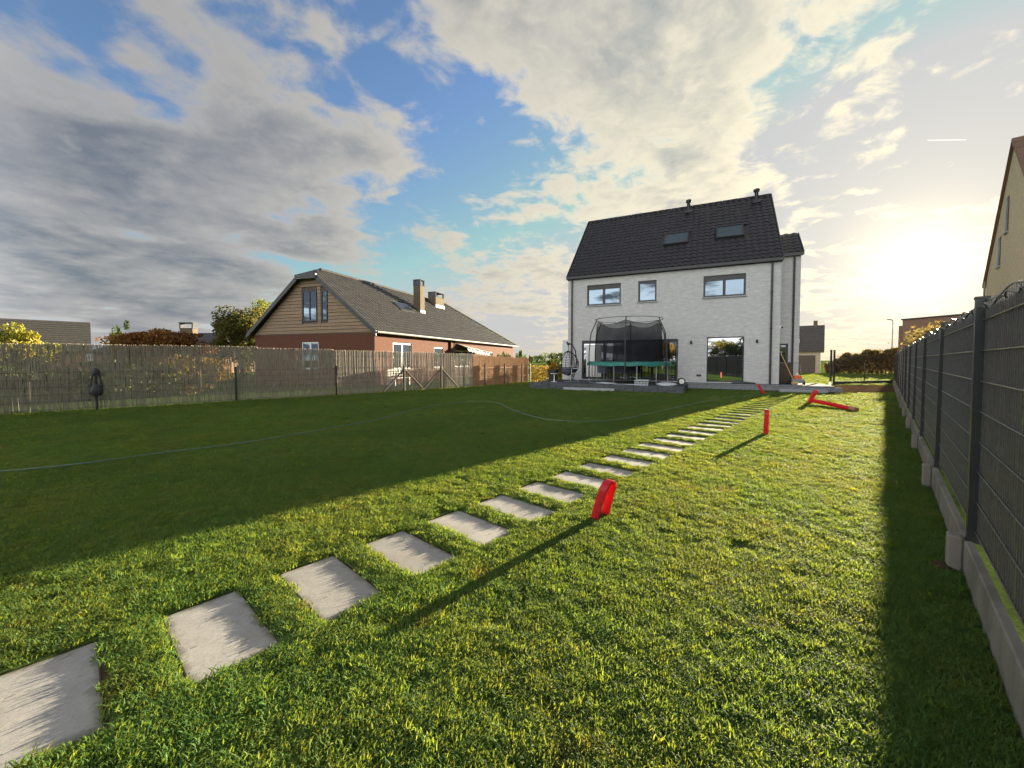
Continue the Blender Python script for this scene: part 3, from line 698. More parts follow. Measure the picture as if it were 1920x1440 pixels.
for k in range(6):
    a = 2*math.pi*(k+.4)/6; ca, sa = math.cos(a), math.sin(a)
    mb = MB(); mb.tube([((TR+.09)*ca, (TR+.09)*sa, .25), ((TR+.09)*ca, (TR+.09)*sa, 1.5), ((TR+.0)*ca, (TR+.0)*sa, 2.4), (TOPR*ca, TOPR*sa, TOPZ)], .026, 8); mb.build('net_pole', M['alu'], tr, True)
n = 48; mb = MB()
def topz(k): return TOPZ-.20*abs(math.sin(math.pi*6*(k/n)-math.pi*.4*1.0))**.8
ring = [((TOPR)*math.cos(2*math.pi*k/n), (TOPR)*math.sin(2*math.pi*k/n), TOPZ) for k in range(n)]
mb.tube(ring, .014, 6, closed=True); mb.build('top_ring', M['alu'], tr, True)
sag = [((TOPR-.07-.08*(TOPZ-topz(k)))*math.cos(2*math.pi*k/n), (TOPR-.07-.08*(TOPZ-topz(k)))*math.sin(2*math.pi*k/n), topz(k)-.12) for k in range(n)]
mb = MB(); mb.tube(sag, .013, 5, closed=True); mb.build('net_hem', M['black'], tr, True)
mb = MB(); vs = []
for k in range(n):
    a = 2*math.pi*k/n; tx, ty, tz = sag[k]; wv = random.uniform(-.03, .03)
    for q in range(4):
        f = q/3; r = (TR-.32)*(1-f)+math.hypot(tx, ty)*f+wv*(1 if 0 < q < 3 else 0); vs.append((r*math.cos(a), r*math.sin(a), .105*10*(1-f)+tz*f))
mb.add(vs, [(k*4+j, ((k+1) % n)*4+j, ((k+1) % n)*4+j+1, k*4+j+1) for k in range(n) for j in range(3)]); mb.build('safety_net', M['net'], tr, True)
lt = thing('ladder', 'small tubular steel ladder leaning on the left of the trampoline', 'ladder', hw(1.08, -2.15, TZ), -HA+.15)
for x in (-.19, .19): MB().tube([(x, -.32, .02), (x, -.25, .03), (x*.8, .02, .86), (x*.8, .1, .88)], .017, 8).build('rail', M['steel'], lt, True)
for k in range(3): MB().tube([(-.19+k*.012, -.20+k*.085, .2+k*.24), (.19-k*.012, -.20+k*.085, .2+k*.24)], .02, 8).build('rung', M['steel'], lt, True)

# ================================================================ EGG CHAIR
eg = thing('egg_chair', 'black hanging egg chair with wicker basket at the left of the trampoline', 'chair', hw(.62, -1.85, TZ), R(-35))
mb = MB(); mb.tube([(0, .5, .03), (0, -.45, .03)], .03, 8); mb.tube([(-.48, -.2, .03), (.48, -.2, .03)], .03, 8); mb.lathe([(.5, 0), (.5, .03), (.03, .045)], 24, (0, .05, 0)); mb.build('base', M['black'], eg, True)
mb = MB(); mb.tube([(0, .5, .03), (.1, .62, .5), (.16, .66, 1.1), (.14, .56, 1.62), (.06, .28, 1.95), (0, .0, 2.0), (-.02, -.06, 1.96)], .032, 10); mb.build('pole', M['black'], eg, True)
mb = MB(); mb.tube([(0, 0, 1.97), (.01, 0, 1.62)], .012, 6); mb.lathe([(.05, -.03), (.07, 0), (.05, .04)], 12, (0, 0, 1.93)); mb.build('chain', M['black'], eg, True)
bk = MB(); NL = 14
def egg(a, z):     # radius profile of the basket
    f = (z-.30)/1.32; return .56*max(0, math.sin(math.pi*min(1, max(0, f))**.85))**.62
for k in range(NL):
    a = 2*math.pi*k/NL; pts = []
    for q in range(13):
        z = .30+1.32*q/12; r = egg(a, z)
        if math.sin(a) < -.35 and .72 < z < 1.45: continue
        pts.append((r*math.cos(a), r*math.sin(a)*.85, z))
    if math.sin(a) < -.35:
        lo = [p for p in pts if p[2] < .75]; hi = [p for p in pts if p[2] > 1.4]
        if len(lo) > 1: bk.tube(lo, .016, 5)
        if len(hi) > 1: bk.tube(hi, .016, 5)
    else: bk.tube(pts, .016, 5)
for z in [.36+.09*i for i in range(14)]:
    r = egg(0, z); full = z < .74 or z > 1.42
    arc = [(r*math.cos(a), r*math.sin(a)*.85, z) for a in np.linspace(R(-20), R(200), 20)] if not full else [(r*math.cos(a), r*math.sin(a)*.85, z) for a in np.linspace(0, 2*math.pi, 25)]
    bk.tube(arc, .02 if z < .74 else .011, 5)
bk.build('basket', M['black'], eg, True)
mb = MB(); mb.lathe([(.0, .40), (.30, .42), (.42, .52), (.44, .62), (.36, .68), (.0, .66)], 24); mb.build('cushion', M['grey_cloth'], eg, True)

# ================================================================ TERRACE CLUTTER
def garden_chair(name, label, s, q, rz, cloth):
    c = thing(name, label, 'chair', hw(s, q, TZ), rz)
    MB().add([(-.25, -.24, .43), (.25, -.24, .43), (.25, .2, .41), (-.25, .2, .41), (-.25, -.24, .45), (.25, -.24, .45), (.25, .2, .43), (-.25, .2, .43)], [(0, 3, 2, 1), (4, 5, 6, 7), (0, 1, 5, 4), (1, 2, 6, 5), (2, 3, 7, 6), (3, 0, 4, 7)]).build('seat', cloth, c)
    MB().add([(-.24, .2, .44), (.24, .2, .44), (.23, .36, .96), (-.23, .36, .96), (-.24, .22, .44), (.24, .22, .44), (.23, .38, .96), (-.23, .38, .96)], [(0, 3, 2, 1), (4, 5, 6, 7), (0, 1, 5, 4), (1, 2, 6, 5), (2, 3, 7, 6), (3, 0, 4, 7)]).build('backrest', cloth, c)
    for x in (-.27, .27):
        MB().tube([(x, -.26, .0), (x, -.24, .64)], .013, 6).build('leg', M['steel'], c, True)
        MB().tube([(x, .34, .0), (x, .2, .44), (x, .37, .97)], .013, 6).build('leg', M['steel'], c, True)
        MB().tube([(x, -.26, .64), (x, .28, .65)], .02, 6).build('armrest', M['black'], c, True)
    return c
garden_chair('garden_chair', 'pale blue garden chair under the left side of the trampoline', 2.15, -.48, -HA+math.pi, M['chair_cloth'])
garden_chair('garden_chair', 'pale blue garden chair between the other blue chair and the dark chair', 3.0, -.45, -HA+math.pi+.12, M['chair_cloth'])
garden_chair('garden_chair', 'dark grey garden chair under the middle of the trampoline', 3.75, -.5, -HA+math.pi-.2, M['grey_cloth'])
pt = thing('planter', 'black square planter with orange autumn flowers by the screen wall', 'planter', hw(-.12, -2.2, TZ), -HA)
mb = MB(); mb.add([(-.16, -.16, 0), (.16, -.16, 0), (.16, .16, 0), (-.16, .16, 0), (-.22, -.22, .62), (.22, -.22, .62), (.22, .22, .62), (-.22, .22, .62)], [(0, 3, 2, 1), (4, 5, 6, 7), (0, 1, 5, 4), (1, 2, 6, 5), (2, 3, 7, 6), (3, 0, 4, 7)]); mb.build('pot', M['black'], pt)
LM = dict(
 autumn=leafmat('autumn_leaf', ((.36, .12, .03), (.42, .22, .04), (.30, .26, .05))),
 yellow=leafmat('yellow_leaf', ((.13, .16, .03), (.27, .24, .04), (.37, .29, .05))),
 green=leafmat('green_leaf', ((.035, .06, .018), (.06, .085, .025), (.10, .12, .03))),
 dark=leafmat('dark_leaf', ((.02, .034, .014), (.035, .05, .018), (.055, .07, .022)), .3),
 hedge=leafmat('hedge_leaf', ((.10, .09, .025), (.24, .15, .03), (.34, .20, .04))),
 vine=leafmat('vine_leaf', ((.10, .055, .02), (.22, .085, .025), (.26, .15, .04)), .35),
 olive=leafmat('olive_leaf', ((.035, .048, .014), (.085, .082, .02), (.21, .15, .03))),
 brown=leafmat('brown_hedge_leaf', ((.09, .07, .04), (.14, .10, .05), (.19, .13, .06)), .4))
p_, _, _ = crown_points(.3, .3, .22, 420, 14, .8, .4); leaves('flowers', p_, .05, LM['autumn'], pt)
sd = thing('side_table', 'small white pedestal table between the black planter and the egg chair', 'table', hw(.15, -2.72, TZ), 0)
MB().lathe([(.17, 0), (.17, .015), (.03, .04), (.025, .42)], 20).build('pedestal', M['white_pvc'], sd, True); MB().lathe([(.0, .42), (.2, .42), (.2, .44), (0, .445)], 24).build('table_top', M['white_pvc'], sd, True)
def lump(name, label, cat, loc, rx, ry, rz, m, seed, rot=0.0):
    """a soft heap: squashed sphere with folds"""
    bm = bmesh.new(); bmesh.ops.create_icosphere(bm, subdivisions=4, radius=1); r = random.Random(seed)
    ks = [(Vector((r.uniform(-1, 1), r.uniform(-1, 1), r.uniform(-1, 1)))*r.uniform(2, 6), r.uniform(0, 6)) for _ in range(9)]
    for v in bm.verts:
        f = 1+sum(math.sin(v.co.dot(k)+p) for k, p in ks)*.055; c = v.co*f
        v.co = Vector((c.x*rx, c.y*ry, max(0, c.z*rz+rz*.35)))
    me = bpy.data.meshes.new(name); bm.to_mesh(me); bm.free(); me.materials.append(m); me.polygons.foreach_set('use_smooth', [True]*len(me.polygons))
    o = bpy.data.objects.new(name, me); col.objects.link(o); o.location = loc; o.rotation_euler = (0, 0, rot); return tag(o, label, cat)
lump('plastic_sack', 'pale plastic sack lying before the right legs of the trampoline', 'sack', hw(5.6, -3.3, TZ), .42, .2, .10, M['sack'], 3, -HA)
lump('folded_tarp', 'crumpled black tarp on the terrace edge below the glass door', 'tarp', hw(8.75, -.5, TZ+.005), .52, .2, .075, M['black'], 5, -HA)
lump('garden_cloth', 'grey crumpled cloth on the terrace below the egg chair', 'cloth', hw(1.2, -2.75, TZ), .42, .16, .07, M['grey_cloth'], 8, -HA+.2)
lump('paver_bag', 'flat pale grey bag on the terrace below the blue chairs', 'bag', hw(2.9, -3.05, TZ), .55, .18, .06, M['sack'], 11, -HA)
cr = thing('storage_crate', 'clear plastic crate standing at the terrace edge before the trampoline', 'crate', hw(4.6, -3.55, TZ), -HA)
mb = MB()
for z0, z1, g_ in ((0, .04, .0), (.09, .12, .01), (.19, .24, .02)):
    mb.box(-.28-g_, .28+g_, -.2-g_, -.18-g_, z0, z1); mb.box(-.28-g_, .28+g_, .18+g_, .2+g_, z0, z1); mb.box(-.28-g_, -.26-g_, -.18-g_, .18+g_, z0, z1); mb.box(.26+g_, .28+g_, -.18-g_, .18+g_, z0, z1)
for x in (-.27, -.13, 0, .13, .27): mb.box(x-.015, x+.015, -.205, -.19, .0, .24)
mb.build('side', M['sack'], cr); MB().box(-.26, .26, -.18, .18, .005, .03).build('bottom', M['sack'], cr)
fb_ = thing('fan_heater', 'small black round appliance with white face at the terrace corner', 'appliance', hw(6.15, -3.1, TZ), -HA+.3)
m3 = MB(); m3.lathe([(.0, -.05), (.15, -.05), (.17, 0), (.15, .05), (0, .05)], 22); o = m3.build('housing', M['black'], fb_, True); o.location = (.06, 0, .18); o.rotation_euler = (R(90), 0, 0)
m3 = MB(); m3.lathe([(.05, 0), (.11, 0), (.11, .012), (.05, .012)], 20); o = m3.build('face', M['white_pvc'], fb_, True); o.location = (.06, -.055, .18); o.rotation_euler = (R(90), 0, 0)
MB().box(-.05, .17, -.08, .08, 0, .025).build('foot', M['black'], fb_)
# bin, broom, mower by the wing
bn = thing('wheelie_bin', 'dark brown wheeled bin in the corner beside the side door', 'bin', hw(10.55, .75, TZ), -HA)
mb = MB(); mb.add([(-.22, -.24, .04), (.22, -.24, .04), (.22, .24, .04), (-.22, .24, .04), (-.28, -.3, .92), (.28, -.3, .92), (.28, .3, .92), (-.28, .3, .92)], [(0, 3, 2, 1), (4, 5, 6, 7), (0, 1, 5, 4), (1, 2, 6, 5), (2, 3, 7, 6), (3, 0, 4, 7)])
mb.build('body', mat('brown_plastic', (.05, .032, .022), (.035, .024, .018), 6, .6), bn)
MB().add([(-.3, -.32, .92), (.3, -.32, .92), (.3, .34, .95), (-.3, .34, .95), (-.28, -.3, .97), (.28, -.3, .97), (.28, .3, 1.02), (-.28, .3, 1.02)], [(0, 3, 2, 1), (4, 5, 6, 7), (0, 1, 5, 4), (1, 2, 6, 5), (2, 3, 7, 6), (3, 0, 4, 7)]).build('lid', MATS['brown_plastic'], bn)
for x in (-.24, .24):
    o = MB().lathe([(0, -.02), (.1, -.02), (.1, .02), (0, .02)], 16).build('wheel', M['rubber'], bn, True); o.location = (x, .27, .1); o.rotation_euler = (0, R(90), 0)
br = thing('broom', 'broom with yellow handle leaning against the house corner', 'broom', hw(10.28, -.3, TZ), -HA)
MB().tube([(.52, .02, .1), (.0, .24, 1.45)], .014, 8).build('handle', M['yellow_wood'], br, True)
mb = MB(); mb.box(.40, .66, -.02, .06, .07, .13); mb.build('head', M['yellow_wood'], br)
mb = MB()
for k in range(40):
    x = .41+.24*random.random(); mb.tube([(x, .02, .08), (x+random.uniform(-.04, .04), .02+random.uniform(-.03, .03), 0.0)], .004, 4)
mb.build('bristles', M['reed'], br)
mw = thing('lawn_mower', 'small grey and orange lawn mower parked by the corner of the side wing', 'lawn mower', hw(10.95, .05, TZ), R(-28))
MB().bbox(-.22, .22, -.32, .28, .09, .26, .04).build('deck', M['wheel_grey'], mw); MB().bbox(-.15, .15, -.2, .14, .26, .43, .04).build('engine_cover', M['orange'], mw)
lump_ = MB(); lump_.bbox(-.19, .19, .28, .72, .12, .40, .06); lump_.build('grass_box', M['grey_cloth'], mw)
for x, y, r in ((-.25, -.22, .09), (.25, -.22, .09), (-.26, .2, .12), (.26, .2, .12)):
    o = MB().lathe([(0, -.025), (r*.6, -.03), (r, -.02), (r, .02), (r*.6, .03), (0, .025)], 18).build('wheel', M['rubber'], mw, True); o.location = (x, y, r); o.rotation_euler = (0, R(90), 0)
MB().tube([(-.19, .18, .22), (-.18, .62, .78), (-.17, .74, .98), (.17, .74, .98), (.18, .62, .78), (.19, .18, .22)], .014, 8).build('handle', M['alu'], mw, True)
MB().tube([(0, -.02, .43), (0, -.02, .52)], .05, 12).build('fuel_cap', M['white_pvc'], mw, True)

# ================================================================ RED FOAM ARCHES
def arch(name, label, base, h, span, band, lean, rz, thick=.016, group='red bent plastic bars on the lawn'):
    """flat bar bent double into a narrow upright arch; span runs along local y, lean along local x"""
    t = thing(name, label, 'toy', base, rz, group)
    pts = []
    for k in range(9): pts.append((-span/2*(1-.1*k/8), (h-span*.55)*k/8))
    for k in range(1, 10):
        a = math.pi*(1-k/10); pts.append((span*.45*math.cos(a), h-span*.55+span*.55*math.sin(a)))
    for k in range(9): pts.append((span/2*(.9+.1*k/8), (h-span*.55)*(1-k/8)))
    vs = []; n = len(pts)
    for k, (y, z) in enumerate(pts):
        a, b = pts[max(0, k-1)], pts[min(n-1, k+1)]; t2 = Vector((b[0]-a[0], b[1]-a[1])).normalized(); nr = (-t2.y, t2.x)
        lx = lean*(z/h)**1.15; zz_ = z*.97-.01; w_ = band*(1+.05*math.sin(k*2.2))
        for sx, sn in ((-.5, -1), (-.42, -1.25), (.42, -1.25), (.5, -1), (.5, 1), (.42, 1.25), (-.42, 1.25), (-.5, 1)):
            vs.append((lx+sx*w_, y+nr[0]*thick*.5*sn, zz_+nr[1]*thick*.5*sn))
    fs = [(k*8+j, k*8+(j+1) % 8, (k+1)*8+(j+1) % 8, (k+1)*8+j) for k in range(n-1) for j in range(8)]+[tuple(range(7, -1, -1)), tuple(range((n-1)*8, n*8))]
    MB().add(vs, fs).build('bar', M['red'], t, True)
    for y in (-span/2, span/2): MB().tube([(0, y, -.06), (0, y, .02)], .008, 6).build('peg', M['red'], t)
    t.location.z = TURF; return t
q = at(1124, 975); arch('plastic_arch', 'red plastic arch leaning right, nearest of the bent red bars to the camera', q, .385, .17, .075, .105, R(-46))
q = at(1436, 817); arch('plastic_arch', 'upright red plastic arch on the lawn, second nearest to the camera', q, .50, .16, .075, .01, R(-36))
q = at(1517, 758); arch('plastic_arch', 'far red plastic arch standing where the long red bar lies', q, .47, .12, .12, .17, R(-30))
q = at(1433, 741); arch('plastic_arch', 'small red plastic arch leaning left at the edge of the house shadow', q, .46, .10, .10, -.24, R(-25))
A_, B_ = at(1524, 760), at(1604, 773)
lb = thing('plastic_bar', 'long red plastic bar lying on the grass with a clasp at its end', 'toy', A_, 0, 'red bent plastic bars on the lawn')
D_ = B_-A_; mb = MB(); pts = [Vector((0, 0, .16))+D_*f+Vector((0, 0, -.10*f**.7+.02*math.sin(f*3))) for f in np.linspace(0, 1, 10)]
mb.tube(pts, [.05]+[.06]*8+[.05], 8); mb.build('bar', M['red'], lb, True)
mb = MB(); mb.tube([pts[-1]-D_*.10+Vector((0, 0, .02)), pts[-1]+D_*.02], .075, 8); mb.build('clasp', M['terracotta'], lb, True)

# hose --------------------------------------------------------------------
hp = [at(*p) for p in [(-60, 897), (0, 893), (150, 878), (300, 857), (450, 838), (600, 812), (700, 793), (780, 772), (850, 759), (925, 757), (960, 772), (1020, 790), (1100, 795), (1180, 788), (1280, 765), (1350, 751), (1420, 743), (1450, 738)]]
hp += [hw(10.2, -1.0, .33), hw(10.6, -.6, .33), hw(10.9, -.3, .335)]
def smooth(P, n=6):
    out = []
    for k in range(len(P)-1):
        p0, p1, p2, p3 = P[max(0, k-1)], P[k], P[k+1], P[min(len(P)-1, k+2)]
        for j in range(n):
            t_ = j/n; out.append(.5*((2*p1)+(p2-p0)*t_+(2*p0-5*p1+4*p2-p3)*t_*t_+(3*p1-p0-3*p2+p3)*t_**3))
    return out+[P[-1]]
mb = MB(); mb.tube([p+Vector((0, 0, .062 if p.z < .1 else .012)) for p in smooth(hp)], .008, 7)
tag(mb.build('garden_hose', M['hose'], None, True), 'pale green garden hose winding across the shaded lawn to the house', 'hose')

# ================================================================ RIGHT MESH FENCE
rf = thing('mesh_fence', 'dark metal mesh fence with privacy strips on concrete plinths along the right', 'fence', FR0, -FA)
# local y runs along the fence, local x points away from the garden
NB = 12; PZ, PT = .25, 1.83
pme_ = MB().box(-.03, .03, -.03, .03, PZ-.02, PT+.02); pme_.box(-.034, .034, -.034, .034, PT+.02, PT+.035); pme_ = pme_.mesh('post', M['alu'])
plank = MB(); plank.bbox(-.045, .0, .04, BAY-.04, -.03, PZ-.005, .008); plank = plank.mesh('plinth_board', M['concrete'])
foot = MB().bbox(-.12, -.046, -.055, .055, -.03, PZ+.012, .01).mesh('plinth_support', M['concrete'])
wire = MB()
for k in range(1, 50): wire.tube([(.012, k*.05, PZ+.03), (.012, k*.05, PT)], .0028, 5, False)
for k in range(8):
    z = PZ+.06+k*.2
    for xx in (.004, .020): wire.tube([(xx, .02, z), (xx, BAY-.02, z)], .0042, 6, False)
fold = [(0.012, y, PT+.015*math.sin(y*8)) for y in np.linspace(.02, BAY-.02, 24)]
wire.tube(fold, .006, 5, False)
wire.tube([(-.012+.012*math.sin(y*22), y, PT-.045+.012*math.cos(y*31)) for y in np.linspace(.02, BAY-.02, 70)], .005, 5, False)
wm = mat('coated_wire', (.10, .10, .10), (.14, .14, .14), 30, .38, 0, metal=.3); wire = wire.mesh('wire_panel', wm)
strip = MB()
for k in range(50):
    y = k*.05; wob = random.uniform(-.003, .003); strip.box(.022+wob, .026+wob, y+.003, y+.049, PZ+.02, PT-.03-random.uniform(0, .02))
strip = strip.mesh('privacy_strips', mat('pvc_strip', (.095, .076, .064), (.125, .10, .086), 7, .6))
for k in range(-2, NB+1):
    y = k*BAY
    inst(pme_, 'post', rf, loc=(0, y, 0), rot=(random.uniform(-.008, .008), random.uniform(-.008, .008), 0)); inst(foot, 'plinth_support', rf, loc=(0, y, 0))
    if k < NB:
        inst(plank, 'plinth_board', rf, loc=(0, y, 0)); o = inst(wire, 'wire_panel', rf, loc=(0, y, 0)); tag(o, kind='stuff')
        o = inst(strip, 'privacy_strips', rf, loc=(0, y, 0)); tag(o, kind='stuff')
# weeds peeping over the plinth
pts = []
for k in range(900):
    y = random.uniform(-2, 12); c = math.sin(y*3.1)+math.sin(y*1.3+1)
    if c < .2: continue
    pts.append(FR0+fa*y+fb*random.uniform(.03, .1)+Vector((0, 0, PZ+random.uniform(-.02, .09))))
tag(leaves('plinth_weeds', [tuple(p) for p in pts], .013, LM['yellow']), 'sunlit weeds growing behind the concrete plinth of the mesh fence', 'weeds', kind='stuff')
lump('soil_clod', 'clod of earth at the foot of the nearest concrete plinth support', 'soil', FR0+fb*-.15+fa*-.04+Vector((0, 0, TURF)), .09, .05, .03, M['soil'], 2)

# ================================================================ LEFT REED FENCE
lf = thing('reed_fence', 'see-through reed screen behind low wire fence along the left', 'fence', (0, 0, 0))
def reed_strip(A, B, z0, z1, m, name, spacing, dia, layers=2, tilt=.02, jag=.06):
    u = (B-A); Ln = u.length; u.normalize(); nr = Vector((u.y, -u.x, 0)); vs, fs = [], []
    for ly in range(layers):
        y = 0.0
        while y < Ln:
            y += spacing*random.uniform(.4, 1.7)
            w_ = dia*random.uniform(.6, 1.35); z2 = z1-random.uniform(0, jag)**1.0; zb = z0+random.uniform(0, .05); tl_ = random.gauss(0, tilt); off = -.04-.012*ly+random.uniform(-.006, .006); b2 = random.gauss(0, .012)
            base = len(vs)
            for f in (0, .5, 1):
                c = A+u*(y+tl_*(zb+(z2-zb)*f)+(b2 if f == .5 else 0))+nr*off; z = zb+(z2-zb)*f
                for j in range(3):
                    a = 2.094*j; vs.append((c.x+(u.x*math.cos(a)+nr.x*math.sin(a))*w_/2, c.y+(u.y*math.cos(a)+nr.y*math.sin(a))*w_/2, z))
            for s_ in (0, 3):
                for j in range(3): fs.append((base+s_+j, base+s_+(j+1) % 3, base+s_+3+(j+1) % 3, base+s_+3+j))
    me = bpy.data.meshes.new(name); me.from_pydata(vs, [], fs); me.materials.append(m); me.update()
    o = bpy.data.objects.new(name, me); col.objects.link(o); o.parent = lf; tag(o, kind='stuff'); return o
def wire_line(P, z, r=.003): return MB().tube([tuple(p+Vector((0, 0, z))) for p in P], r, 4)
def along(A, B, d): return A+(B-A).normalized()*d
L0, L1 = (LF[1]-LF[0]).length, (LF[2]-LF[1]).length
d = 0.0
while d < L0-.1:
    e_ = min(L0, d+2.6); reed_strip(along(LF[0], LF[1], d), along(LF[0], LF[1], e_), .02, 1.90+random.uniform(-.03, .03), M['reed'], 'reed_panel', .0095, .0085); d = e_
HS = L1            # the willow hurdles begin here
d = 0.0
while d < HS-.1:
    e_ = min(HS, d+2.45); reed_strip(along(LF[1], LF[2], d), along(LF[1], LF[2], e_), .02, 1.84-.03*d/2.4+random.uniform(-.03, .03), M['reed'], 'reed_panel', .0095, .0085); d = e_
for z in (.35, .75, 1.15, 1.62):
    mb = MB(); nr0 = (LF[1]-LF[0]).normalized(); o_ = Vector((nr0.y, -nr0.x, 0))*-.03
    mb.tube([tuple(p+o_+Vector((0, 0, z))) for p in (LF[0], LF[1], along(LF[1], LF[2], HS))], .004, 5); mb.build('binding_wire', M['steel'], lf)
for z in (.1, .3, .5, .7, .9, 1.1):
    mb = MB(); mb.tube([tuple(p+Vector((.03, -.03, z))) for p in LF], .0035, 4); mb.build('line_wire', M['alu'], lf)
posts = [at(185, 767), at(445, 755), at(630, 743), at(870, 727)]
def snap(p):
    best = None
    for A, B in zip(LF, LF[1:]):
        u = (B-A).normalized(); t_ = max(0, min((B-A).length, (p-A).dot(u))); q_ = A+u*t_
        if best is None or (q_-p).length < (best[0]-p).length: best = (q_, u)
    return best
for p in posts+[LF[0]+Vector((2.0, 1.8, 0)), LF[3]]:
    q_, u = snap(p); nr = Vector((u.y, -u.x, 0)); c = q_+nr*.05
    mb = MB(); mb.box(-.025, .025, -.025, .025, -.05, 1.2); mb.box(-.03, .03, -.03, .03, 1.2, 1.215); o = mb.build('post', M['alu'], lf); o.location = c; o.rotation_euler = (0, 0, -math.atan2(u.x, u.y))
for px, py in ((762, 735), (828, 730)):
    q_, u = snap(at(px, py)); c = q_+Vector((u.y, -u.x, 0))*.06
    mb = MB(); mb.tube([tuple(c+Vector((0, 0, -.05))), tuple(c+Vector((0, 0, 1.2)))], .05, 8); mb.build('wooden_post', M['fencewood'], lf, True)
    for sg in (-1, 1):
        mb = MB(); mb.tube([tuple(c+u*sg*.06+Vector((0, 0, .98))), tuple(c+u*sg*1.15+Vector((0, 0, -.03)))], .04, 8); mb.build('brace', M['fencewood'], lf, True)
# willow hurdles in the sun
for k in range(3):
    a_, b_ = k*1.86+.02, (k+1)*1.86-.03
    A, B = along(LF[2], LF[3], a_), along(LF[2], LF[3], b_)
    hd = thing('willow_hurdle', ('sunlit brown willow hurdle next to the grey reed screen', 'middle one of the three sunlit willow hurdles', 'sunlit willow hurdle at the far end of the left fence')[k], 'hurdle', (0, 0, 0), 0, 'willow hurdles')
    keep_lf = lf; lf = hd
    reed_strip(A, B, .02, 1.72-.06*k, M['hurdle'], 'brushwood', .008, .013, 3, .03, .10); lf = keep_lf
    u = (B-A).normalized(); nr = Vector((u.y, -u.x, 0))
    for z in (.45, 1.0): MB().tube([tuple(A+nr*-.02+Vector((0, 0, z))), tuple(B+nr*-.02+Vector((0, 0, z)))], .012, 6).build('rail', M['hurdle'], hd, True)
    c = A+u*.85+nr*.09
    MB().tube([tuple(c+Vector((0, 0, -.05))), tuple(c+Vector((0, 0, 1.22)))], .055, 9).build('post', M['fencewood'], hd, True)
# bag on the fence post
q_, u = snap(at(185, 767)); bg_ = thing('hanging_bag', 'black bag hanging by its straps on the left fence post', 'bag', q_+Vector((u.y, -u.x, 0))*.10, -math.atan2(u.x, u.y)+R(-90))
mb = MB(); 
for k in range(9):
    f = k/8; wv = .17*(math.sin(math.pi*(.12+.83*f))**.7); 
mb.lathe([(.0, .42), (.11, .43), (.155, .5), (.15, .6), (.10, .72), (.03, .78), (0, .785)], 18); o = mb.build('body', M['black'], bg_, True); o.scale = (.9, .42, 1)
MB().tube([(-.12, -.0, .56), (-.10, 0, .85), (-.05, 0, 1.12), (0, 0, 1.2), (.05, 0, 1.12), (.10, 0, .85), (.12, 0, .56)], .022, 8).build('strap', M['black'], bg_, True)
o = MB().lathe([(0, 1.02), (.07, 1.04), (.085, 1.12), (.05, 1.2), (0, 1.22)], 14).build('hood', M['black'], bg_, True); o.scale = (1, .5, 1)

# ================================================================ BRICK NEIGHBOUR HOUSE
BA = R(18.8); gx_ = Vector((math.cos(BA), -math.sin(BA), 0)); gy_ = Vector((math.sin(BA), math.cos(BA), 0)); BP = Vector((-7.54, 22.0, 0))
bh = thing('brick_house', 'long red brick bungalow with timber gable and brown tiled roof beyond the left fence', 'house', BP, -BA)
GW, EZ, RZ, BL = 8.85, 3.0, 6.8, 24.0
gs = [(-5.17, -3.9, .92, 2.5)]
mb = MB(); wall_holes(mb, -GW, 0, -.3, EZ, gs, .12); mb.build('wall', M['red_brick'], bh)
ss = [(1.68, 3.62, .9, 2.47), (6.45, 7.76, .9, 2.34), (9.7, 12.2, .9, 2.2), (15.6, 17.6, .9, 2.2)]
mb = MB(); wall_holes(mb, 0, BL, -.3, EZ, ss, .12, axis='y'); mb.quad((-GW, 0, -.3), (-GW, 0, EZ), (-GW, BL, EZ), (-GW, BL, -.3)); mb.quad((-GW, BL, -.3), (-GW, BL, EZ), (0, BL, EZ), (0, BL, -.3)); mb.build('side_wall', M['red_brick'], bh)
window(bh, *gs[0], .07, M['white_pvc'], M['glass'], 2, 0, .07, M['stone'])
for k, h_ in enumerate(ss): window(bh, *h_, .07, M['white_pvc'], M['glass'], 2 if k != 1 else 1, 0, .075, M['stone'], axis='y')
sl_ = (RZ-EZ)/(GW/2+.3); TOPH = 6.28; hw_ = (RZ-TOPH)/sl_
# timber boards, cut to the gable outline and round the two windows
MB().poly([(-GW, .03, EZ), (0, .03, EZ), (-GW/2+hw_, .03, TOPH), (-GW/2-hw_, .03, TOPH)]).build('gable_backing', M['fencewood'], bh)
gw = [(-5.02, -3.96, 3.7, 5.48), (-3.62, -3.2, 3.73, 5.46)]
nb_ = 17; bhh = (TOPH-EZ)/nb_; cladding = MB().box(-GW, 0, -.012, .028, EZ-.05, EZ-.005).build('cladding', M['fencewood'], bh)
def gx_at(z): return (GW/2)*(1-(z-EZ)/(RZ-EZ))+.0
for k in range(nb_):
    z0, z1 = EZ+k*bhh, EZ+(k+1)*bhh-.026; segs = [(-GW/2-gx_at(z0)+.02, -GW/2+gx_at(z0)-.02, -GW/2-gx_at(z1)+.02, -GW/2+gx_at(z1)-.02)]
    cuts = sorted([g_ for g_ in gw if g_[2]-.06 < z1 and g_[3]+.06 > z0])
    l0, r0, l1, r1 = segs[0]; cur0, cur1 = l0, l1; parts = []
    for a, b, *_ in cuts: parts.append((cur0, a-.05, cur1, a-.05)); cur0 = cur1 = b+.05
    parts.append((cur0, r0, cur1, r1)); yo = -.012-random.uniform(0, .018)
    for a0, b0, a1, b1 in parts:
        if b0-a0 < .05: continue
        MB().prism([(a0, yo, z0), (b0, yo, z0), (b1, yo-.0, z1), (a1, yo-.0, z1)], (0, .03, 0)).build('board', M['cladding'], cladding)
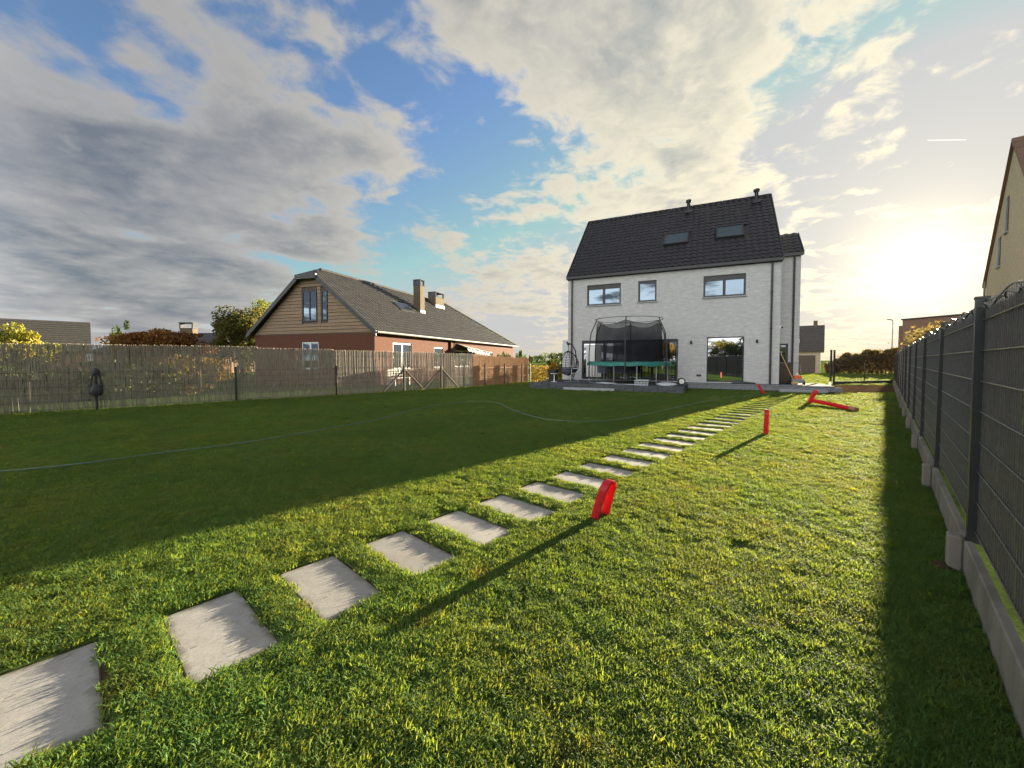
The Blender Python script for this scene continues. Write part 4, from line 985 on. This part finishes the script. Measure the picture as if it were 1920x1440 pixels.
window(bh, *gw[0], .0, M['alu'], M['glass'], 2, 0, .06); window(bh, *gw[1], .0, M['alu'], M['glass'], 1, 0, .06)
# roof: right slope with hip at the far end, left slope, half hip in front
OV = .35; ez = EZ+.12-OV*sl_*0; RY0, RY1 = .75, 15.8; xr = OV; xl = -GW-OV; zc = EZ-.02
rm = MB(); RZ2 = zc+(GW/2+OV)*sl_
hy = -.3; zh = zc+((GW/2+OV)-hw_)*sl_
for up in (0.0,):
    rm.poly([(xr, hy, zc), (xr, BL+.3, zc), (-GW/2, RY1, RZ2), (-GW/2, RY0, RZ2), (-GW/2+hw_, hy, zh)])
    rm.poly([(xl, hy, zc), (-GW/2-hw_, hy, zh), (-GW/2, RY0, RZ2), (-GW/2, RY1, RZ2), (xl, BL+.3, zc)])
    rm.poly([(xr, BL+.3, zc), (xl, BL+.3, zc), (-GW/2, RY1, RZ2)])
    rm.poly([(-GW/2+hw_, hy, zh), (-GW/2, RY0, RZ2), (-GW/2-hw_, hy, zh)])
rm = rm.build('roof', M['tile_brown'], bh)
tw2, nc2 = .30, int((BL+.6)/.30); slen = math.hypot(RZ2-zc, GW/2+OV); nr2 = 20; tl2 = slen/nr2; ab = math.atan2(RZ2-zc, GW/2+OV)
tme2, tsrc2 = tile_mesh('roof_tile', tw2, tl2, M['tile_brown'], 6, .02, .04)
lst = []
for r in range(nr2):
    d = r*tl2; x = xr-d*math.cos(ab); z = zc+d*math.sin(ab)+.03
    for c in range(nc2):
        y = hy+c*tw2; f = (x+GW/2)/(GW/2+OV)      # 1 at the eave, 0 at the ridge
        if y+.15 > RY1+(BL+.3-RY1)*f or (f < hw_/(GW/2+OV) and y < hy+(RY0-hy)*(1-f*(GW/2+OV)/hw_)): continue
        if -2.8 < x < -1.95 and 5.3 < y < 7.2: continue
        # tile frame: x across = +y of house, y up = up the slope (towards -x)
        B3 = Matrix(((0, -math.cos(ab), math.sin(ab), x), (1, 0, 0, y), (0, math.sin(ab), math.cos(ab), z+random.uniform(-.006, .010)), (0, 0, 0, 1)))
        lst.append(B3)
joined_tiles(tsrc2, lst, 'roof_tiles', M['tile_brown'], rm)
rp = MB()
k = RY0
while k < RY1: rp.prism([(-GW/2-.13, k, RZ2-.02), (-GW/2-.07, k, RZ2+.09), (-GW/2, k, RZ2+.13), (-GW/2+.07, k, RZ2+.09), (-GW/2+.13, k, RZ2-.02)], (0, .40, 0)); k += .42
A_, B_ = Vector((-GW/2, RY1, RZ2+.06)), Vector((xr, BL+.3, zc+.06))
for k in range(26): p0_, p1_ = A_.lerp(B_, k/26), A_.lerp(B_, (k+.95)/26); rp.tube([p0_, p1_], .10, 6)
rp.build('ridge_cap', M['tile_brown'], rm)
vb = MB()
for sg in (-1, 1):
    X = lambda a: -GW/2+sg*a
    vb.prism([(X(GW/2+OV), hy-.04, zc-.22), (X(hw_), hy-.04, zh-.22), (X(hw_), hy-.04, zh+.08), (X(GW/2+OV), hy-.04, zc+.06)], (0, .05, 0))
vb.box(-GW/2-hw_-.12, -GW/2+hw_+.12, hy-.10, hy+.02, zh-.2, zh+.06); vb.poly([(-GW/2-hw_-.1, hy-.1, zh+.06), (-GW/2+hw_+.1, hy-.1, zh+.06), (-GW/2, RY0, RZ2+.1)]); vb.build('verge_board', M['alu'], bh)
# soffit closes the overhang
sf = MB()
for sg in (-1, 1):
    X = lambda a: -GW/2+sg*a
    sf.quad((X(GW/2+OV), hy, zc-.03), (X(hw_), hy, zh-.03), (X(hw_), 0.03, zh-.03), (X(GW/2+OV), .03, zc-.03))
sf.quad((0, 0, zc-.05), (xr, 0, zc-.05), (xr, BL, zc-.05), (0, BL, zc-.05)); sf.build('soffit', M['fencewood'], bh)
gm_ = MB(); gm_.tube([(xr+.06, hy, zc-.02), (xr+.06, BL+.3, zc-.04)], .065, 8); gm_.build('gutter', M['zinc'], bh, True)
MB().tube([(xr+.06, 9.3, zc-.05), (.08, 9.3, zc-.3), (.08, 9.3, 0)], .045, 8).build('downpipe', M['zinc'], bh, True)
MB().box(.0, .14, 8.75, 9.1, 0, EZ-.1).build('pier', M['red_brick'], bh)
def chimney(y, x, wx, wy, zb, zt, long=False):
    c = MB(); c.box(x-wx/2, x+wx/2, y-wy/2, y+wy/2, zb-.5, zt-.42); ch = c.build('chimney', M['buff_brick'], rm)
    k_ = MB()
    for sx in (-1, 1):
        for sy in (-1, 1): k_.box(x+sx*(wx/2-.05)-.06, x+sx*(wx/2-.05)+.06, y+sy*(wy/2-.05)-.06, y+sy*(wy/2-.05)+.06, zt-.42, zt-.06)
    k_.box(x-wx/2-.03, x+wx/2+.03, y-wy/2-.03, y+wy/2+.03, zt-.06, zt); k_.box(x-wx/2-.02, x+wx/2+.02, y-wy/2-.02, y+wy/2+.02, zt-.46, zt-.42); k_.box(x-wx/2-.012, x+wx/2+.012, y-wy/2-.012, y-wy/2+.1, zt-.42, zt-.06); k_.build('chimney_cap', M['concrete_dark'], ch)
    f_ = MB(); f_.box(x-wx/2-.03, x+wx/2+.04, y-wy/2-.03, y+wy/2+.03, zb-.5, zb-.08); f_.build('flashing', M['zinc'], ch)
chimney(8.5, -2.45, .6, .62, 5.3, 7.55); chimney(13.6, -3.85, .75, 1.5, 6.4, 7.45)
so_ = MB(); so_.box(0, 1.75, 0, 1.0, 0, .10); so_ = so_.build('skylight', M['alu'], rm)
so_.matrix_local = Matrix(((0, -math.cos(ab), math.sin(ab), -1.95), (1, 0, 0, 5.35), (0, math.sin(ab), math.cos(ab), zc+(xr+1.95)*sl_+.02), (0, 0, 0, 1)))
MB().box(.1, 1.65, .1, .9, .10, .115).build('pane', M['glass'], so_)
# striped awning cloth under the eave
aw = thing('awning', 'crumpled dark and white awning cloth hanging under the eaves of the brick bungalow', 'awning', BP, -BA)
mb = MB(); nx = 26; vs = []
for k in range(nx):
    y = 9.9+4.6*k/(nx-1); s_ = .12*abs(math.sin(k*1.05))
    for j, (x, z) in enumerate(((.05, 2.72), (.45, 2.60-s_*.4), (.95, 2.42-s_), (1.0, 2.22-s_*1.2))): vs.append((x+random.uniform(-.03, .03), y, z-.35*k/nx+random.uniform(-.02, .02)))
mb.add(vs, [(k*4+j, (k+1)*4+j, (k+1)*4+j+1, k*4+j+1) for k in range(nx-1) for j in range(3)]); mb.build('cloth', M['awning'], aw, True)
MB().tube([(1.0, 9.9, 2.42), (1.0, 14.5, 2.1)], .025, 6).build('rod', M['steel'], aw, True)
for y_, z_ in ((9.95, 2.4), (14.4, 2.1)): MB().tube([(.0, y_, z_+.3), (1.0, y_, z_)], .02, 6).build('arm', M['steel'], aw, True)
# white garden seat seen through the reeds
gs_ = thing('garden_bench', 'white slatted garden bench behind the reeds at the brick house wall', 'bench', BP+gx_*.9+gy_*1.0, -BA+R(90))
for k in range(4): MB().box(-.8, .8, -.22+k*.11, -.14+k*.11, .42, .45).build('slat', M['white_pvc'], gs_)
for k in range(3): MB().box(-.8, .8, .24, .27, .55+k*.14, .64+k*.14).build('back_slat', M['white_pvc'], gs_)
for x in (-.7, .7): MB().box(x-.03, x+.03, -.2, .27, 0, .42).build('leg', M['white_pvc'], gs_)

# ================================================================ FAR LEFT BUILDINGS AND TREES
def atd(px, py, Y):
    d = ray(px, py); return Vector((d.x*Y/d.y, Y, H+d.z*Y/d.y))
def simple_house(name, label, A, B, depth, ez_, rz_, wallm, roofm, hip=0.0, ov=.3, tiles=False):
    """gabled house: front eave runs from A to B on the ground, ridge behind"""
    u = (B-A); L_ = u.length; u.normalize(); t = thing(name, label, 'house', A, math.atan2(u.y, u.x))
    w = MB(); w.quad((0, 0, -.5), (L_, 0, -.5), (L_, 0, ez_), (0, 0, ez_)); w.quad((0, depth, -.5), (0, depth, ez_), (L_, depth, ez_), (L_, depth, -.5))
    for x in (0, L_): w.poly([(x, 0, -.5), (x, 0, ez_), (x, depth/2, rz_ if not hip else ez_), (x, depth, ez_), (x, depth, -.5)])
    w.build('wall', wallm, t); s_ = (rz_-ez_)/(depth/2); r = MB()
    for (y0, y1) in ((-ov, depth/2), (depth+ov, depth/2)):
        z0 = ez_-ov*s_
        a = [(-ov, y0, z0), (L_+ov, y0, z0), (L_+ov-hip, y1, rz_), (-ov+hip, y1, rz_)]
        r.add(a+[(p[0], p[1], p[2]+.12) for p in a], [(0, 1, 2, 3), (4, 5, 6, 7), (0, 1, 5, 4), (1, 2, 6, 5), (2, 3, 7, 6), (3, 0, 4, 7)])
    if hip:
        for x, xx in ((-ov, -ov+hip), (L_+ov, L_+ov-hip)): r.poly([(x, -ov, ez_-ov*s_+.1), (x, depth+ov, ez_-ov*s_+.1), (xx, depth/2, rz_+.1)])
    ro = r.build('roof', roofm, t)
    if tiles:
        rows = MB(); n_ = int(math.hypot(depth/2+ov, rz_-ez_+ov*s_)/.34)
        for k in range(n_):
            f = k/n_; y = -ov+(depth/2+ov)*f; z = ez_-ov*s_+(rz_-ez_+ov*s_)*f+.12; rows.box(-ov+hip*f+.01, L_+ov-hip*f-.01, y-.02, y+.3, z-.02, z+.035)
        rows.build('tile_courses', roofm, ro)
    return t
B_ = atd(164, 700, 36); B_.z = 0; A_ = B_-Vector((.688, .726, 0))*13
simple_house('slate_house', 'house with large dark slate roof at the far left behind the yellow tree', A_, B_, 7.5, 2.3, 4.95, M['brown_brick'], M['slate'], tiles=True)
A_, B_ = atd(175, 700, 44), atd(420, 700, 44); A_.z = B_.z = 0
lh = simple_house('low_bungalow', 'low dark roofed bungalow with buff chimney behind the russet creeper', A_, B_, 9, 2.4, 4.6, M['brown_brick'], M['tile_brown'], hip=3.0)
c = MB(); c.box(7.0, 8.5, 3.2, 4.0, 3.5, 5.2); ch = c.build('chimney', M['buff_brick'], lh)
k_ = MB(); k_.box(6.95, 7.1, 3.2, 4.0, 5.2, 5.75); k_.box(8.4, 8.55, 3.2, 4.0, 5.2, 5.75); k_.box(6.9, 8.6, 3.15, 4.05, 5.75, 5.87); k_.box(6.95, 8.55, 3.18, 4.02, 5.14, 5.2); k_.build('chimney_cap', M['concrete_dark'], ch)
p = atd(25, 660, 23); p.z = 0
tree('yellow_tree', 'bright yellow autumn tree before the slate roof at the left edge', p, 3.45, 1.75, LM['yellow'], 9000, .10, 60, .12, .2)
p = atd(300, 650, 30); p.z = 0
vt = thing('creeper', 'russet creeper sprawling before the roof of the low bungalow', 'shrub', p, 0)
pts, cl_, kk = crown_points(4.0, 1.0, 1.1, 11000, 90, 2.55, .28, .2); sel = pts[:, 2] > .3
val = np.clip(RNG.uniform(0, 1, 90)[kk]*.7+.3*RNG.random(11000), 0, 1)
leaves('foliage', pts[sel], .11, LM['vine'], vt, val[sel])
mb = MB()
for k in range(36):
    c = Vector(cl_[k]); mb.tube([(c.x*.8, 0, .0), (c.x*.9, c.y*.5, 1.4), tuple(c+Vector((random.uniform(-.4, .4), 0, .5)))], [.03, .02, .006], 5)
mb.build('stems', bark, vt)
p = atd(232, 650, 33); p.z = 0
tree('conifer', 'small pointed conifer behind the russet creeper', p, 4.45, .95, LM['green'], 4200, .09, 36, .08, .1, rz=2.1)
p = atd(455, 650, 33); p.z = 0
tree('dark_tree', 'dark olive green tree left of the brick bungalow gable', p, 6.0, 2.1, LM['olive'], 14000, .11, 80, .2, .1)
p = atd(497, 650, 36); p.z = 0
tree('golden_tree', 'golden leaved tree showing behind the dark olive tree and the gable', p, 6.8, 1.8, LM['yellow'], 8000, .10, 60, .16, .2, bias=lambda q: -.25)
for k, (px, Y, h_, w_) in enumerate(((352, 31, 2.6, 1.0), (400, 33, 3.2, .9))):
    p = atd(px, 650, Y); p.z = 0
    tree('bare_shrub', ('thin twiggy shrub right of the bungalow chimney', 'thin twiggy shrub touching the dark olive tree')[k], p, h_, w_, LM['brown'], 700, .05, 30, .05, .1, cat='shrub')
# low growth seen through the left reeds
for k, (px, Y, h_, w_, lm) in enumerate(((60, 13.6, 1.5, 1.6, 'green'), (230, 15.2, 1.45, 1.8, 'green'), (350, 16.5, 1.7, 1.5, 'hedge'))):
    p = atd(px, 650, Y); p.z = 0
    tree('garden_shrub', ('green shrub behind the reeds below the yellow tree', 'green shrub behind the reeds beside the black bag', 'pale shrub behind the reeds left of the brick gable')[k], p, h_, w_, LM[lm], 3500, .06, 40, .05, .05, cat='shrub')
# hedge and shrubs between bungalow and white house
hg = thing('autumn_hedge', 'low golden beech hedge between the willow hurdles and the terrace', 'hedge', hw(-1.2, 1.6), -HA+R(8))
n_ = 7000; P_ = np.stack([RNG.uniform(-1.6, 1.7, n_), RNG.normal(0, .17, n_), RNG.uniform(.05, 1.05, n_)+.06*np.sin(RNG.uniform(0, 6, n_))], 1); leaves('foliage', P_, .045, LM['hedge'], hg)
mb = MB()
for k in range(26): x = -1.6+3.3*k/25; mb.tube([(x, 0, 0), (x+random.uniform(-.1, .1), random.uniform(-.1, .1), 1.0)], [.014, .005], 5)
mb.build('stems', bark, hg)
for k, (px, Y, h_, w_) in enumerate(((928, 26, 1.95, .6), (955, 27, 1.95, .55), (975, 27.5, 2.3, .28), (990, 28, 1.9, .5))):
    p = atd(px, 650, Y); p.z = 0
    tree('green_shrub', ('leftmost green shrub above the willow hurdles', 'rounded green shrub below the end of the bungalow gutter', 'slim upright shrub at the end of the bungalow gutter', 'rightmost green shrub above the last willow hurdle')[k], p, h_, w_, LM['green'], 1400, .06, 22, .04, .05, cat='shrub')
for k, (px, Y, h_, w_) in enumerate(((1022, 42, 2.0, 2.2), (1048, 38, 2.4, 1.2))):
    p = atd(px, 650, Y); p.z = 0
    tree('far_tree', ('low distant tree above the golden hedge', 'rounded distant tree beside the white screen wall')[k], p, h_, w_, LM['green'], 2500, .09, 30, .08, .05)

# ================================================================ RIGHT BACKGROUND
bh0 = 4.2      # gable plane beyond the mesh fence
def fence_plane(px):
    u_ = (px-960)/F; Y = bh0/(fb.x*u_+fb.y*1.0); return Vector((u_*Y, Y, 0))
E0, R0 = fence_plane(1843), fence_plane(1886)
span_ = (E0-R0).length
ch_ = thing('cream_house', 'tall cream gabled house with brown roof at the right edge', 'house', R0, -FA)
ze, zr = 6.0, 11.65
g_ = MB(); g_.poly([(0, -span_, 0), (0, span_, 0), (0, span_, ze), (0, 0, zr), (0, -span_, ze)]); g_.quad((0, -span_, 0), (0, -span_, ze), (9, -span_, ze), (9, -span_, 0)); g_.quad((0, span_, 0), (9, span_, 0), (9, span_, ze), (0, span_, ze)); g_.poly([(9, -span_, 0), (9, -span_, ze), (9, 0, zr), (9, span_, ze), (9, span_, 0)]); g_.build('wall', M['cream'], ch_)
r_ = MB()
for sg in (-1, 1):
    e2 = span_+.35; z2 = zr-(zr-ze)*e2/span_; a = [(-.12, sg*e2, z2), (9.2, sg*e2, z2), (9.2, 0, zr), (-.12, 0, zr)]; r_.add(a+[(p[0], p[1], p[2]+.16) for p in a], [(0, 1, 2, 3), (4, 5, 6, 7), (0, 1, 5, 4), (1, 2, 6, 5), (2, 3, 7, 6), (3, 0, 4, 7)])
r_ = r_.build('roof', M['roof_red'], ch_)
rc = MB()
for k in range(24):
    f = k/24; y = -(span_+.35)*(1-f); z = zr-(zr-ze)*(-y)/span_+.16; rc.box(-.1, 9.18, y-.02, y+.26, z-.03, z+.045)
rc.build('tile_courses', M['roof_red'], r_)
for y_, z_, h_, w_ in ((1.0, 7.7, 1.7, .55), (2.6, 6.3, 1.5, .6)):
    w = MB(); w.box(-.02, .0, y_-w_/2, y_+w_/2, z_, z_+h_); wo = w.build('window', M['brown_brick'], ch_); MB().box(-.035, -.021, y_-w_/2+.06, y_+w_/2-.06, z_+.06, z_+h_-.06).build('pane', M['glass'], wo); MB().box(-.1, -.0, y_-w_/2-.06, y_+w_/2+.06, z_-.09, z_-.002).build('sill', M['stone'], wo)
MB().tube([(-.07, span_-.1, 0), (-.07, span_-.1, ze)], .05, 8).build('downpipe', M['zinc'], ch_, True)
# brown flat building behind the mesh fence
A_ = atd(1689, 700, 36); B_ = atd(1900, 700, 29); A_.z = B_.z = 0
u = (B_-A_).normalized(); fl = thing('flat_building', 'brown flat roofed building rising behind the mesh fence', 'building', A_, math.atan2(u.y, u.x))
MB().box(0, (B_-A_).length, 0, 8, 0, 5.0).build('wall', M['brown_brick'], fl); MB().box(-.08, (B_-A_).length+.08, -.08, 8.08, 5.0, 5.12).build('roof', M['alu'], fl)
MB().box(-.5, -.0, .3, 6, 0, 4.55).build('side_wing', M['brown_brick'], fl)
hb = thing('brown_hedge', 'brown clipped hedge growing behind the far end of the mesh fence', 'hedge', FR0+fa*17+fb*1.3, -FA)
n_ = 26000; P_ = np.stack([RNG.normal(0, .38, n_), RNG.uniform(0, 16, n_), RNG.uniform(.1, 1, n_)**.7*2.75], 1); P_[:, 2] += .08*np.sin(P_[:, 1]*2.3)+.06*np.sin(P_[:, 1]*5.1); leaves('foliage', P_, .07, LM['brown'], hb)
mb = MB()
for k in range(30): y = 16*k/29; mb.tube([(0, y, 0), (random.uniform(-.2, .2), y, 2.4)], [.03, .01], 5)
mb.build('stems', bark, hb)
# far house with garage
B_ = at(1538, 700); A_ = B_-Vector((.79, -.61, 0))*3.6
fh = simple_house('garage_house', 'far grey roofed house with garage door right of the white house', A_, B_, 8, 2.55, 5.35, M['cream'], M['slate'], tiles=True)
Lh = (B_-A_).length
MB().box(Lh-2.35, Lh-.45, -.06, -.0, 0, 1.95).build('garage_door', M['fencewood'], fh); MB().box(Lh-2.8, Lh-1.9, .25, .35, 3.35, 3.75).build('skylight', M['white_pvc'], fh)
MB().box(Lh-.75, Lh-.35, 3.8, 4.3, 5.0, 6.0).build('chimney', M['buff_brick'], fh)
p = at(1618, 701); hd = thing('far_hedge', 'long dark mass of shrubs beyond the field left of the street lamp', 'hedge', p, R(-25))
n_ = 16000; xx = RNG.uniform(-3.1, 3.0, n_); top = .75+1.75*(1-np.exp(-(xx+3.2)/1.6))+.18*np.sin(xx*3.3)+.12*np.sin(xx*7.7); top *= np.where(xx > 2.6, .8, 1)
P_ = np.stack([xx, RNG.normal(0, .5, n_), RNG.uniform(0, 1, n_)**.6*top], 1); leaves('foliage', P_, .11, LM['brown'], hd)
mb = MB()
for k in range(18): x = -2.9+5.7*k/17; mb.tube([(x, 0, 0), (x+.1, .1, 1.2)], [.05, .02], 5)
mb.build('stems', bark, hd)
p = at(1671, 701); sl2 = thing('street_lamp', 'slim street lamp standing beyond the field before the flat building', 'street lamp', p, 0)
MB().tube([(0, 0, 0), (0, 0, 4.6), (0, 0, 5.5)], [.07, .05, .045], 10).build('pole', M['steel'], sl2, True); mb = MB(); mb.tube([(0, 0, 5.45), (-.1, 0, 5.55), (-.3, 0, 5.6)], .04, 8); mb.build('arm', M['steel'], sl2, True); MB().box(-.55, -.2, -.09, .09, 5.56, 5.66).build('lamp_head', M['steel'], sl2)
# end fence with gate posts
g0, g1 = at(1563, 722), FR0+fa*(BAY*NB)
ef = thing('wire_fence', 'low see-through wire fence closing the garden beside the far gate posts', 'fence', g0, math.atan2((g1-g0).y, (g1-g0).x))
Le = (g1-g0).length; mb = MB()
for k in range(9): mb.tube([(0, 0, .12+k*.2), (Le, 0, .12+k*.2)], .004, 5)
for k in range(int(Le/.05)): mb.tube([(k*.05, 0, .12), (k*.05, 0, 1.8)], .0016, 3, False)
o = mb.build('wire_panel', M['alu'], ef); tag(o, kind='stuff')
for x in (Le*.5,): MB().box(x-.02, x+.02, .03, .07, 0, 1.3).build('post', M['alu'], ef)
MB().bbox(0, Le, -.03, .03, -.02, .2, .008).build('plinth_board', M['concrete_dark'], ef)
gp = thing('gate_post', 'right one of two dark gate posts at the far fence', 'post', g0, 0, 'gate posts'); MB().box(-.035, .035, -.035, .035, -.05, 2.0).build('post', M['alu'], gp); MB().box(-.042, .042, -.042, .042, 2.0, 2.02).build('cap', M['alu'], gp)
gp2 = copy_tree(gp); gp2['label'] = 'left one of two dark gate posts at the far fence'; gp2.location = at(1557, 723)
# plinth running from the terrace to the gate post
c0, c1 = hw(12.2, .2), at(1556, 723)
pb_ = tag(MB().box(0, (c1-c0).length, -.05, .05, -.02, .26).build('concrete_edging', M['concrete_dark']), 'dark concrete edging between the terrace and the gate posts', 'edging'); pb_.location = c0; pb_.rotation_euler = (0, 0, math.atan2((c1-c0).y, (c1-c0).x))

# trees behind the photographer, mirrored in the glass doors
for k in range(7):
    x = -21+k*4.2+random.uniform(-1, 1)
    tree('garden_tree', 'tree number of the row behind the photographer' if False else ('tall', 'broad', 'small', 'golden', 'leaning', 'dense', 'pale')[k]+' tree in the row behind the camera, mirrored in the doors', (x, -22+random.uniform(-2, 2), 0), random.uniform(3.6, 5.2), random.uniform(1.8, 2.6), LM[('green', 'hedge', 'dark', 'yellow', 'green', 'dark', 'hedge')[k]], 3500, .16, 40, .15, .08, group='trees behind the camera')
